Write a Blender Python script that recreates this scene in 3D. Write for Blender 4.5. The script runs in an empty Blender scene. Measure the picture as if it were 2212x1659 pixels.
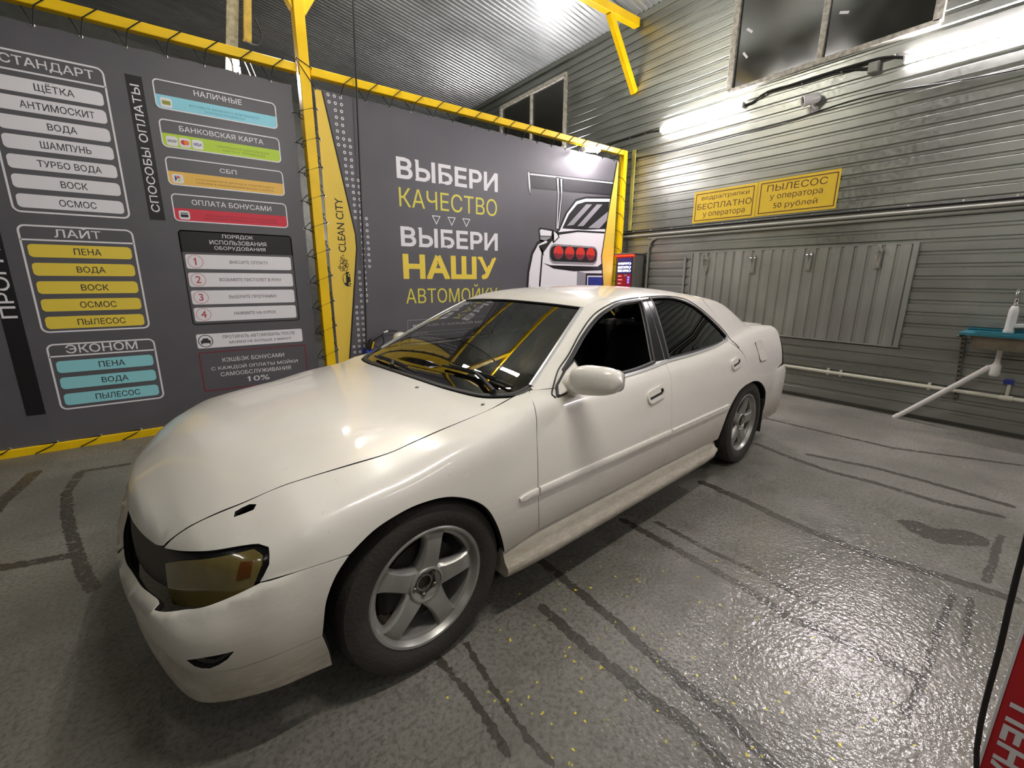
import bpy, math, random
import numpy as np
from mathutils import Vector, Matrix
from mathutils.geometry import delaunay_2d_cdt
random.seed(7)
SC = bpy.context.scene
COL = SC.collection
# ---------------------------------------------------------------- camera, world, exposure
cd = bpy.data.cameras.new('camera'); cam = bpy.data.objects.new('camera', cd); COL.objects.link(cam); SC.camera = cam
cd.sensor_width = 36; cd.lens = 950 / 2212 * 36; cd.clip_start = .05
YAW, PITCH, ROLL = .93246, -.23542, .00583
fw = Vector((math.cos(PITCH) * math.cos(YAW), math.cos(PITCH) * math.sin(YAW), math.sin(PITCH)))
rt = fw.cross(Vector((0, 0, 1))).normalized(); up = rt.cross(fw)
r2 = rt * math.cos(ROLL) + up * math.sin(ROLL); u2 = up * math.cos(ROLL) - rt * math.sin(ROLL)
cam.matrix_world = Matrix(((r2.x, u2.x, -fw.x, 0), (r2.y, u2.y, -fw.y, 0), (r2.z, u2.z, -fw.z, 1.36), (0, 0, 0, 1)))
W = bpy.data.worlds.new('night'); SC.world = W; W.use_nodes = True
W.node_tree.nodes['Background'].inputs[0].default_value = (.020, .022, .024, 1); W.node_tree.nodes['Background'].inputs[1].default_value = .4
VS = SC.view_settings
SC.display_settings.display_device = 'sRGB'
VS.view_transform = 'Standard'; VS.look = 'None'; VS.exposure = 2.5; VS.gamma = 1.0
VS.use_curve_mapping = False
TUBE = 42.0            # radiance of the white LED tubes
YB = 4.83; XW = 5.86   # banner plane, corrugated wall plane
# ---------------------------------------------------------------- helpers
def tag(o, label=None, cat=None, group=None, kind=None):
    if label: o['label'] = label
    if cat: o['category'] = cat
    if group: o['group'] = group
    if kind: o['kind'] = kind
    return o
def empty(name, loc=(0, 0, 0), rz=0):
    o = bpy.data.objects.new(name, None); COL.objects.link(o); o.location = loc; o.rotation_euler = (0, 0, rz); o.empty_display_size = .1
    return o
def lin(h):
    v = [int(h[i:i + 2], 16) / 255 for i in (0, 2, 4)]
    return tuple(x / 12.92 if x <= .04045 else ((x + .055) / 1.055) ** 2.4 for x in v) + (1,)
MATS = {}
def mat(name, col, rough=.5, metal=0, noise=0, nscale=8, bump=0, bscale=60, **kw):
    if name in MATS: return MATS[name]
    m = bpy.data.materials.new(name); m.use_nodes = True; MATS[name] = m
    nt = m.node_tree; b = nt.nodes['Principled BSDF']
    c = lin(col) if isinstance(col, str) else tuple(col) + (1,)
    b.inputs['Base Color'].default_value = c; b.inputs['Roughness'].default_value = rough; b.inputs['Metallic'].default_value = metal
    for k, v in kw.items(): b.inputs[k.replace('_', ' ')].default_value = v
    if noise:
        tc = nt.nodes.new('ShaderNodeTexCoord'); n = nt.nodes.new('ShaderNodeTexNoise'); n.inputs['Scale'].default_value = nscale; n.inputs['Detail'].default_value = 5
        mp = nt.nodes.new('ShaderNodeMapRange'); mp.inputs[1].default_value = .3; mp.inputs[2].default_value = .7; mp.inputs[3].default_value = 1 - noise; mp.inputs[4].default_value = 1 + noise * .4
        mx = nt.nodes.new('ShaderNodeVectorMath'); mx.operation = 'SCALE'; mx.inputs[0].default_value = c[:3]
        nt.links.new(tc.outputs['Object'], n.inputs['Vector']); nt.links.new(n.outputs['Fac'], mp.inputs[0]); nt.links.new(mp.outputs[0], mx.inputs['Scale']); nt.links.new(mx.outputs[0], b.inputs['Base Color'])
        m2 = nt.nodes.new('ShaderNodeMapRange'); m2.inputs[3].default_value = max(.02, rough - .12); m2.inputs[4].default_value = rough + .12
        nt.links.new(n.outputs['Fac'], m2.inputs[0]); nt.links.new(m2.outputs[0], b.inputs['Roughness'])
    if bump:
        tc = nt.nodes.new('ShaderNodeTexCoord'); n = nt.nodes.new('ShaderNodeTexNoise'); n.inputs['Scale'].default_value = bscale; n.inputs['Detail'].default_value = 3
        bp = nt.nodes.new('ShaderNodeBump'); bp.inputs['Strength'].default_value = bump; bp.inputs['Distance'].default_value = .01
        nt.links.new(tc.outputs['Object'], n.inputs['Vector']); nt.links.new(n.outputs['Fac'], bp.inputs['Height']); nt.links.new(bp.outputs[0], b.inputs['Normal'])
    return m
def emit(name, col, s):
    m = bpy.data.materials.new(name); m.use_nodes = True; b = m.node_tree.nodes['Principled BSDF']; MATS[name] = m
    c = lin(col); b.inputs['Base Color'].default_value = c; b.inputs['Emission Color'].default_value = c; b.inputs['Emission Strength'].default_value = s; b.inputs['Roughness'].default_value = .4
    return m
def frame_of(d):
    d = Vector(d).normalized(); a = Vector((0, 0, 1)) if abs(d.z) < .9 else Vector((1, 0, 0))
    u = a.cross(d).normalized(); return u, d.cross(u)
class MB:
    def __init__(s): s.v = []; s.f = []; s.m = []; s.mi = 0
    def add(s, vs, fs, mi=None):
        o = len(s.v); s.v += [tuple(v) for v in vs]; s.f += [tuple(i + o for i in f) for f in fs]; s.m += [s.mi if mi is None else mi] * len(fs)
        return s
    def box(s, x0, x1, y0, y1, z0, z1, mi=None, M=None):
        vs = [Vector((x, y, z)) for z in (z0, z1) for y in (y0, y1) for x in (x0, x1)]
        if M is not None: vs = [M @ v for v in vs]
        return s.add(vs, [(0, 2, 3, 1), (4, 5, 7, 6), (0, 1, 5, 4), (2, 6, 7, 3), (0, 4, 6, 2), (1, 3, 7, 5)], mi)
    def bbox(s, x0, x1, y0, y1, z0, z1, b=.005, mi=None, M=None):   # box with chamfered edges
        b = min(b, (x1 - x0) * .45, (y1 - y0) * .45, (z1 - z0) * .45)
        vs = []; C = [(x0, x1), (y0, y1), (z0, z1)]
        idx = {}
        for ix in (0, 1):
            for iy in (0, 1):
                for iz in (0, 1):
                    i3 = (ix, iy, iz)
                    for ax in range(3):
                        p = [C[k][i3[k]] + (0 if k == ax else (b if i3[k] == 0 else -b)) for k in range(3)]
                        idx[(i3, ax)] = len(vs); vs.append(Vector(p) if M is None else M @ Vector(p))
        fs = []
        for ax in range(3):
            a, c = [(1, 2), (2, 0), (0, 1)][ax]
            for sd in (0, 1):
                q = []
                for (i, j) in ((0, 0), (1, 0), (1, 1), (0, 1)):
                    k = [0, 0, 0]; k[ax] = sd; k[a] = i; k[c] = j; q.append(idx[(tuple(k), ax)])
                fs.append(tuple(q if sd else q[::-1]))
        for ax in range(3):
            a, c = [(1, 2), (2, 0), (0, 1)][ax]
            for i in (0, 1):
                for j in (0, 1):
                    k0 = [0, 0, 0]; k0[a] = i; k0[c] = j; k1 = list(k0); k1[ax] = 1
                    q = [idx[(tuple(k0), a)], idx[(tuple(k1), a)], idx[(tuple(k1), c)], idx[(tuple(k0), c)]]
                    fs.append(tuple(q if (i == j) else q[::-1]))
        for k in [(i, j, l) for i in (0, 1) for j in (0, 1) for l in (0, 1)]:
            q = [idx[(k, 0)], idx[(k, 1)], idx[(k, 2)]]
            fs.append(tuple(q if (sum(k) % 2) else q[::-1]))
        return s.add(vs, fs, mi)
    def bar(s, p, q, w, h=None, up=None, mi=None, b=.004):   # rectangular bar from p to q
        p, q = Vector(p), Vector(q); d = q - p; L = d.length; d.normalize()
        u = Vector(up).cross(d).normalized() if up is not None else frame_of(d)[0]; v = d.cross(u); h = h or w
        M = Matrix(((u.x, v.x, d.x, p.x), (u.y, v.y, d.y, p.y), (u.z, v.z, d.z, p.z), (0, 0, 0, 1)))
        return s.bbox(-w / 2, w / 2, -h / 2, h / 2, 0, L, b, mi, M)
    def tube(s, pts, r, n=10, mi=None, cap=True, closed=False):
        pts = [Vector(p) for p in pts]; m = len(pts); rs = r if isinstance(r, (list, tuple)) else [r] * m
        vs = []; u = None
        for i, p in enumerate(pts):
            d = (pts[(i + 1) % m] - pts[i - 1]) if closed else (pts[min(i + 1, m - 1)] - pts[max(i - 1, 0)])
            d.normalize()
            if u is None: u = frame_of(d)[0]
            u = (u - d * u.dot(d)); u = u.normalized() if u.length > 1e-6 else frame_of(d)[0]
            v = d.cross(u)
            vs += [p + (u * math.cos(2 * math.pi * k / n) + v * math.sin(2 * math.pi * k / n)) * rs[i] for k in range(n)]
        fs = []
        for i in range(m if closed else m - 1):
            a = i * n; c = ((i + 1) % m) * n
            fs += [(a + k, a + (k + 1) % n, c + (k + 1) % n, c + k) for k in range(n)]
        if cap and not closed: fs += [tuple(range(n))[::-1], tuple(range((m - 1) * n, m * n))]
        return s.add(vs, fs, mi)
    def lathe(s, prof, M=None, n=32, mi=None, cap=False):    # prof (r, h) about local z
        vs = []
        for r, h in prof:
            for k in range(n):
                a = 2 * math.pi * k / n; v = Vector((r * math.cos(a), r * math.sin(a), h)); vs.append(v if M is None else M @ v)
        fs = [(i * n + k, i * n + (k + 1) % n, (i + 1) * n + (k + 1) % n, (i + 1) * n + k) for i in range(len(prof) - 1) for k in range(n)]
        if cap: fs += [tuple(range(n))[::-1], tuple(range((len(prof) - 1) * n, len(prof) * n))]
        return s.add(vs, fs, mi)
    def prism(s, poly, fn, t0, t1, mi=None):    # polygon in (a, b) extruded between t0 and t1; fn(a, b, t) -> point
        n = len(poly)
        vs = [fn(a, b, t0) for a, b in poly] + [fn(a, b, t1) for a, b in poly]
        r = delaunay_2d_cdt([Vector(p) for p in poly], [], [list(range(n))], 1, 1e-7)
        if len(r[0]) == n: tri = [tuple(r[3][i][0] for i in t) for t in r[2]]
        else: tri = [tuple(range(n))]
        fs = [t[::-1] for t in tri] + [tuple(i + n for i in t) for t in tri] + [(i, (i + 1) % n, (i + 1) % n + n, i + n) for i in range(n)]
        return s.add(vs, fs, mi)
    def build(s, name, mats, parent=None, smooth=None):
        me = bpy.data.meshes.new(name); me.from_pydata([tuple(v) for v in s.v], [], s.f)
        for m in (mats if isinstance(mats, (list, tuple)) else [mats]): me.materials.append(m)
        me.polygons.foreach_set('material_index', s.m)
        if smooth: me.polygons.foreach_set('use_smooth', [True] * len(s.f)); me.update(); me.set_sharp_from_angle(angle=math.radians(smooth))
        me.update()
        o = bpy.data.objects.new(name, me); COL.objects.link(o)
        if parent is not None: o.parent = parent
        return o
def catmull(pts, step=.02, closed=False):
    P = [np.array(p[:len(p)], float) for p in pts]; out = []; n = len(P)
    for i in range(n if closed else n - 1):
        a, b, c, d = (P[(i - 1) % n], P[i], P[(i + 1) % n], P[(i + 2) % n]) if closed else (P[max(i - 1, 0)], P[i], P[i + 1], P[min(i + 2, n - 1)])
        k = max(1, int(np.linalg.norm(c - b) / step))
        for j in range(k):
            t = j / k; out.append(.5 * (2 * b + (c - a) * t + (2 * a - 5 * b + 4 * c - d) * t * t + (3 * b - a - 3 * c + d) * t ** 3))
    if not closed: out.append(P[-1])
    return out
def glyphs(body, res=4, align='CENTER', spacing=1.0, line=1.0):
    # outlines of the letters, filled by the winding rule so that overlapping strokes merge
    c = bpy.data.curves.new('lettering', 'FONT'); c.body = body; c.align_x = align; c.size = 1; c.resolution_u = res; c.space_character = spacing; c.space_line = line; c.fill_mode = 'NONE'
    o = bpy.data.objects.new('lettering', c); COL.objects.link(o)
    dg = bpy.context.evaluated_depsgraph_get(); me = bpy.data.meshes.new_from_object(o.evaluated_get(dg))
    P = np.array([(v.co.x, v.co.y) for v in me.vertices]).reshape(-1, 2); E = np.array([tuple(e.vertices) for e in me.edges]).reshape(-1, 2)
    bpy.data.objects.remove(o); bpy.data.curves.remove(c); bpy.data.meshes.remove(me)
    if not len(P): return [], []
    nx = {}; adj = {}
    for a, b in E: adj.setdefault(int(a), []).append(int(b)); adj.setdefault(int(b), []).append(int(a))
    seen = set(); loops = []
    for s in range(len(P)):
        if s in seen or s not in adj: continue
        L = [s]; seen.add(s); cur = s + 1 if s + 1 in adj[s] else adj[s][0]
        while cur not in seen:
            seen.add(cur); L.append(cur); n = [q for q in adj[cur] if q not in seen]
            if not n: break
            cur = n[0]
        if len(L) > 2: loops.append(L)
    vs = []; fs = []
    box = [(P[L].min(0), P[L].max(0)) for L in loops]; left = list(range(len(loops)))
    while left:      # letter by letter: loops whose boxes touch belong together
        grp = [left.pop(0)]; grew = True
        while grew:
            grew = False
            for q in list(left):
                if any(box[q][0][0] < box[g][1][0] and box[q][1][0] > box[g][0][0] and box[q][0][1] < box[g][1][1] and box[q][1][1] > box[g][0][1] for g in grp): grp.append(q); left.remove(q); grew = True
        pts = []; ed = []
        for g in grp:
            o0 = len(pts); pts += [Vector(p) for p in P[loops[g]]]; m = len(loops[g]); ed += [(o0 + a, o0 + (a + 1) % m) for a in range(m)]
        r = delaunay_2d_cdt(pts, ed, [], 0, 1e-6); V = np.array([(v.x, v.y) for v in r[0]]); T = np.array([tuple(f) for f in r[2]]); cc = V[T].mean(1); w = np.zeros(len(T), int)
        for g in grp:
            A = P[loops[g]]; B = np.roll(A, -1, 0)
            for (x0, y0), (x1, y1) in zip(A, B):
                if y0 == y1: continue
                upw = (y0 <= cc[:, 1]) & (y1 > cc[:, 1]); dnw = (y1 <= cc[:, 1]) & (y0 > cc[:, 1]); xi = x0 + (cc[:, 1] - y0) * (x1 - x0) / (y1 - y0)
                w += (upw & (xi > cc[:, 0])).astype(int) - (dnw & (xi > cc[:, 0])).astype(int)
        o0 = len(vs); vs += [tuple(v) for v in V]; fs += [tuple(int(i) + o0 for i in f) for f in T[w != 0]]
    return vs, fs
def text_in(mb, body, a0, a1, b0, b1, fn, bold=0.0, mi=None, rot=0, keep=False, **kw):
    # letters fitted to the rectangle a0..a1 x b0..b1 of a surface; fn(a, b) -> point; rot in quarter turns
    vs, fs = glyphs(body, **kw)
    if not vs: return
    if keep:      # keep the letters' own proportions inside the box
        w0, h0 = max(v[0] for v in vs) - min(v[0] for v in vs), max(v[1] for v in vs) - min(v[1] for v in vs); h = (b1 - b0) * w0 / h0 / 2; a0, a1 = (a0 + a1) / 2 - h, (a0 + a1) / 2 + h
    xs = [v[0] for v in vs]; ys = [v[1] for v in vs]; x0, x1, y0, y1 = min(xs), max(xs), min(ys), max(ys)
    pw = bold * (a1 - a0 if rot % 2 == 0 else b1 - b0) / (x1 - x0)     # stroke gain in metres
    out = []; ab = []
    for x, y in vs:
        u, v = (x - x0) / (x1 - x0), (y - y0) / (y1 - y0)
        for _ in range(rot % 4): u, v = 1 - v, u
        ab.append((a0 + (a1 - a0) * u, b0 + (b1 - b0) * v)); out.append(fn(ab[-1][0], ab[-1][1], 0.0))
    mb.add(out, fs, mi)
    if bold > 0:      # heavier strokes: a narrow band along every outline edge
        cnt = {}
        for f in fs:
            for i in range(len(f)):
                e = (f[i], f[(i + 1) % len(f)]); k = (min(e), max(e)); cnt[k] = cnt.get(k, 0) + 1
        for kk, ((i, j), c) in enumerate(cnt.items()):
            if c != 1: continue
            p, q = np.array(ab[i]), np.array(ab[j]); d = q - p; L = np.linalg.norm(d)
            if L < 1e-7: continue
            d = d / L * pw; n = np.array((-d[1], d[0]))
            mb.add([fn(x[0], x[1], -.00022 - .000012 * (kk % 41)) for x in (p - d * .8 - n, q + d * .8 - n, q + d * .8 + n, p - d * .8 + n)], [(0, 1, 2, 3)], mi)
def rrect(a0, a1, b0, b1, r, n=5):
    P = []
    for ca, cb, t in ((a1 - r, b0 + r, -90), (a1 - r, b1 - r, 0), (a0 + r, b1 - r, 90), (a0 + r, b0 + r, 180)):
        for k in range(n + 1):
            a = math.radians(t + 90 * k / n); P.append((ca + r * math.cos(a), cb + r * math.sin(a)))
    return P
def ring2(P, Q, fn, mb, t0, t1, mi=None):   # flat ring between outline P (outer) and Q (inner), same counts, with thickness
    n = len(P); vs = [fn(a, b, t) for t in (t0, t1) for R in (P, Q) for a, b in R]
    fs = []
    for k in range(n):
        j = (k + 1) % n
        fs += [(2 * n + k, 2 * n + j, 3 * n + j, 3 * n + k), (k, n + k, n + j, j), (k, j, 2 * n + j, 2 * n + k), (n + k, 3 * n + k, 3 * n + j, n + j)]
    mb.add(vs, fs, mi)
def circle(ca, cb, ra, rb=None, n=20): return [(ca + ra * math.cos(2 * math.pi * k / n), cb + (rb or ra) * math.sin(2 * math.pi * k / n)) for k in range(n)]
def copy_tree(o, parent=None):
    c = o.copy(); COL.objects.link(c)
    if parent is not None: c.parent = parent
    for ch in list(o.children): copy_tree(ch, c)
    return c
# ---------------------------------------------------------------- materials with their own node trees
def nodes(m): return m.node_tree.nodes, m.node_tree.links
class G:   # tiny graph writer
    def __init__(s, m): s.n, s.l = nodes(m); s.b = s.n['Principled BSDF']
    def new(s, t, **kw):
        x = s.n.new('ShaderNode' + t)
        for k, v in kw.items(): setattr(x, k, v)
        return x
    def put(s, sock, v):
        if hasattr(v, 'is_output'): s.l.new(v, sock)
        else: sock.default_value = v
    def math(s, op, a, b=0.0, c=None):
        x = s.new('Math', operation=op); s.put(x.inputs[0], a); s.put(x.inputs[1], b)
        if c is not None: s.put(x.inputs[2], c)
        return x.outputs[0]
    def mr(s, v, a, b, c=0.0, d=1.0, sm=True):
        x = s.new('MapRange', interpolation_type='SMOOTHSTEP' if sm else 'LINEAR')
        for i, q in enumerate((v, a, b, c, d)): s.put(x.inputs[i], q)
        return x.outputs[0]
    def noise(s, vec, scale, detail=3, rough=.55, dist=0.0):
        x = s.new('TexNoise'); s.put(x.inputs['Vector'], vec); s.put(x.inputs['Scale'], scale); s.put(x.inputs['Detail'], detail); s.put(x.inputs['Roughness'], rough); s.put(x.inputs['Distortion'], dist)
        return x.outputs['Fac']
    def mix(s, f, a, b):
        x = s.new('Mix', data_type='RGBA'); s.put(x.inputs[0], f); s.put(x.inputs[6], a); s.put(x.inputs[7], b); return x.outputs[2]
    def vm(s, op, a, b=(0, 0, 0)):
        x = s.new('VectorMath', operation=op); s.put(x.inputs[0], a)
        if op == 'SCALE': s.put(x.inputs['Scale'], b)
        else: s.put(x.inputs[1], b)
        return x.outputs['Value' if op in ('DOT_PRODUCT', 'LENGTH', 'DISTANCE') else 'Vector']
    def bump(s, h, strength, dist):
        x = s.new('Bump'); s.put(x.inputs['Height'], h); s.put(x.inputs['Strength'], strength); s.put(x.inputs['Distance'], dist); return x.outputs[0]
def galv(name, col, axis, rough=.36, metal=.85):     # zinc sheet: spangle, faint streaks across the ribs, dull water marks
    m = mat(name, col, rough, metal); g = G(m); P = g.new('NewGeometry').outputs['Position']
    sc = [6, 6, 6]; sc[axis] = .6
    st = g.noise(g.vm('MULTIPLY', P, tuple(sc)), 1.2, 5, .6); sp = g.noise(P, 34, 2, .5); big = g.noise(P, .8, 3)
    f = g.math('ADD', g.math('MULTIPLY', g.mr(st, .3, .7), .5), g.math('MULTIPLY', g.mr(big, .35, .65), .5))
    c = lin(col)
    g.put(g.b.inputs['Base Color'], g.mix(f, tuple(x * .74 for x in c[:3]) + (1,), tuple(min(1, x * 1.14) for x in c[:3]) + (1,)))
    g.put(g.b.inputs['Roughness'], g.math('ADD', g.mr(sp, .3, .7, rough - .06, rough + .08), g.math('MULTIPLY', g.mr(big, .3, .7), .08)))
    return m
wall_zinc = galv('galvanised_sheet', 'a3a69f', 1, .34, .85)
roof_zinc = galv('roof_sheet', 'b4bab8', 0, .34, .6)
panel_zinc = galv('panel_sheet', 'b4b6b0', 2, .36, .65)
def paint_mat():
    m = mat('white_car_paint', 'e4e0d3', .30); g = G(m); tc = g.new('TexCoord').outputs['Object']
    g.b.inputs['Coat Weight'].default_value = .55; g.b.inputs['Coat Roughness'].default_value = .07; g.b.inputs['Specular IOR Level'].default_value = .45
    n1 = g.noise(tc, 2.2, 6, .62, .6); n2 = g.noise(g.vm('MULTIPLY', tc, (5, 5, 16)), 3.2, 8, .72); n3 = g.noise(tc, 55, 3, .6)
    z = g.new('SeparateXYZ'); g.put(z.inputs[0], tc)
    low = g.mr(g.math('ADD', z.outputs[2], g.math('MULTIPLY', n2, .22)), .36, .70, 1.0, 0.0)     # road film thrown up round the sills
    grime = g.math('MINIMUM', 1.0, g.math('ADD', g.math('MULTIPLY', low, g.mr(n2, .2, .75, .5, .85)), g.math('MULTIPLY', g.mr(n1, .45, .85), .10)))
    col = g.mix(grime, lin('e8e4db'), lin('7d725b')); col = g.mix(g.math('MULTIPLY', g.mr(n3, .66, .74), .16), col, lin('8f8468'))
    g.put(g.b.inputs['Base Color'], col); g.put(g.b.inputs['Roughness'], g.mr(grime, 0, 1, .27, .6))
    g.put(g.b.inputs['Coat Weight'], g.mr(grime, 0, .7, .6, .1))
    return m
paint = paint_mat()
def glass_mat(name, tint, refl=1.0, ior=1.5, rough=.01):
    m = bpy.data.materials.new(name); m.use_nodes = True; g = G(m); MATS[name] = m
    tr = g.new('BsdfTransparent'); tr.inputs[0].default_value = tuple(tint) + (1,)
    gl = g.new('BsdfGlossy'); gl.inputs['Roughness'].default_value = rough; gl.inputs[0].default_value = (refl, refl, refl, 1)
    fr = g.new('Fresnel'); fr.inputs[0].default_value = ior; mx = g.new('MixShader')
    f = fr.outputs[0]
    g.l.new(f, mx.inputs[0]); g.l.new(tr.outputs[0], mx.inputs[1]); g.l.new(gl.outputs[0], mx.inputs[2]); g.l.new(mx.outputs[0], g.n['Material Output'].inputs[0])
    return m
screen_glass = glass_mat('windscreen_glass', (.42, .44, .42), 1.0, 1.75)
tint_glass = glass_mat('tinted_glass', (.03, .03, .03), .9, 1.55)
pane_glass = mat('window_pane_glass', (.022, .022, .016), .10, 0, .3, 3, IOR=1.9)
black = mat('black_gap', (.004, .004, .004), .8)
rubber = mat('black_rubber', (.012, .012, .012), .5)
trimb = mat('black_gloss_trim', (.008, .008, .009), .18)
bright = mat('bright_trim', (.80, .80, .79), .22, .6)
chrome = mat('chrome', (.75, .75, .76), .12, 1.0)
tyre_m = mat('tyre_rubber', '302c27', .75, 0, .25, 14, .3, 90)
alloy = mat('alloy_silver', 'a19f9a', .36, .55, .22, 9)
brake = mat('brake_iron', (.03, .027, .024), .6, .5)
cabin = mat('cabin_plastic', (.020, .019, .018), .6)
seatm = mat('seat_cloth', (.045, .043, .042), .9)
yellow = mat('yellow_enamel', 'ffd200', .38, 0, .10, 5)
yellow_dirty = mat('weathered_yellow', 'b89a2c', .6, 0, .35, 14)
cord = mat('black_cord', (.010, .010, .010), .8)
cable_m = mat('black_cable', (.012, .012, .012), .55)
conduit_m = mat('grey_conduit', '94948a', .55)
vinyl = mat('grey_vinyl', '615f64', .42, 0, .08, 3)
p_white = mat('print_white', 'f3f1f5', .45); p_black = mat('print_black', '131216', .45); p_dark = mat('print_dark', '48464a', .45)
p_yellow = mat('print_yellow', 'f8dc50', .45); p_tyel = mat('print_lemon', 'e6dc50', .45); p_cyan = mat('print_cyan', '96e0f2', .45); p_teal = mat('print_teal', '9ae0e8', .45)
p_lime = mat('print_lime', 'c0e23e', .45); p_amber = mat('print_amber', 'f6c65a', .45); p_red = mat('print_red', 'dc2f48', .45); p_blue = mat('print_blue', '2a3a8c', .45); p_orange = mat('print_orange', 'f08a28', .45)
p_sand = mat('print_sand', 'f0cf52', .45); p_ink = mat('print_ink', '3a383c', .45); p_lamp = mat('print_scarlet', 'e0392c', .45); p_mid = mat('print_midgrey', '9a989e', .45); p_wine = mat('print_wine', '8c2434', .45)
grommet_m = mat('eyelet_metal', (.7, .7, .7), .25, 1.0)
pvc = mat('white_plastic_pipe', 'd9d6c6', .4, 0, .1, 9)
white_pl = mat('white_plastic', 'd6d4d0', .4)
tube_m = emit('led_tube', 'fff6fb', TUBE)
tube_fill = emit('led_tube_fill', 'fffaf4', 10.0); tube_mid = emit('led_tube_warm', 'fffaf2', 42.0)
floor_m = mat('wet_concrete', '7d7a70', .4)
STREAKS = [
    ([(1.26, 1.58), (1.26, 1.32), (1.25, 0.98), (1.23, 0.78), (1.22, 0.61), (1.22, 0.49), (1.19, 0.33)], 0.028),
    ([(1.06, 1.2), (1.06, 0.97), (1.07, 0.8), (1.08, 0.64), (1.1, 0.55), (1.08, 0.4)], 0.03),
    ([(1.89, 1.46), (1.89, 1.12), (1.89, 0.89), (1.88, 0.69), (1.85, 0.54), (1.88, 0.46), (1.9, 0.29), (1.91, 0.16)], 0.03),
    ([(2.03, 1.33), (2.02, 0.99), (2.04, 0.82), (2.03, 0.66), (2.03, 0.51)], 0.022),
    ([(2.72, 1.46), (2.7, 1.15), (2.66, 0.93), (2.65, 0.72), (2.65, 0.57), (2.67, 0.41), (2.73, 0.21), (2.77, 0.02)], 0.04),
    ([(3.78, 1.59), (3.7, 1.31), (3.65, 1.0), (3.69, 0.76), (3.68, 0.43), (3.75, 0.17)], 0.035),
    ([(3.88, 1.23), (4.0, 0.84), (4.01, 0.49), (3.98, 0.15)], 0.035),
    ([(4.59, 1.86), (4.6, 1.32), (4.62, 0.87), (4.97, 0.19)], 0.03),
    ([(2.58, 0.18), (2.21, 0.17), (2.01, 0.15), (1.7, 0.15)], 0.014),
    ([(3.45, 0.13), (2.84, 0.11)], 0.02),
    ([(2.62, 0.13), (2.22, 0.09)], 0.012),
    ([(3.19, 0.43), (3.15, 0.35), (3.29, 0.23)], 0.1),
    ([(0.58, 1.24), (0.6, 1.07), (0.6, 0.91), (0.59, 0.81)], 0.016),
    ([(0.7, 1.23), (0.68, 1.04), (0.67, 0.81), (0.68, 0.71)], 0.013),
    ([(-1.0, 4.34), (-1.03, 4.06), (-1.06, 3.84), (-1.07, 3.57)], 0.05),
    ([(-0.49, 4.14), (-0.74, 4.17), (-0.76, 3.79), (-0.7, 3.37), (-0.62, 3.0), (-0.54, 2.64), (-0.49, 2.48)], 0.035),
    ([(-0.9, 2.94), (-0.76, 2.9), (-0.62, 2.87)], 0.04),
]
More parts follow.
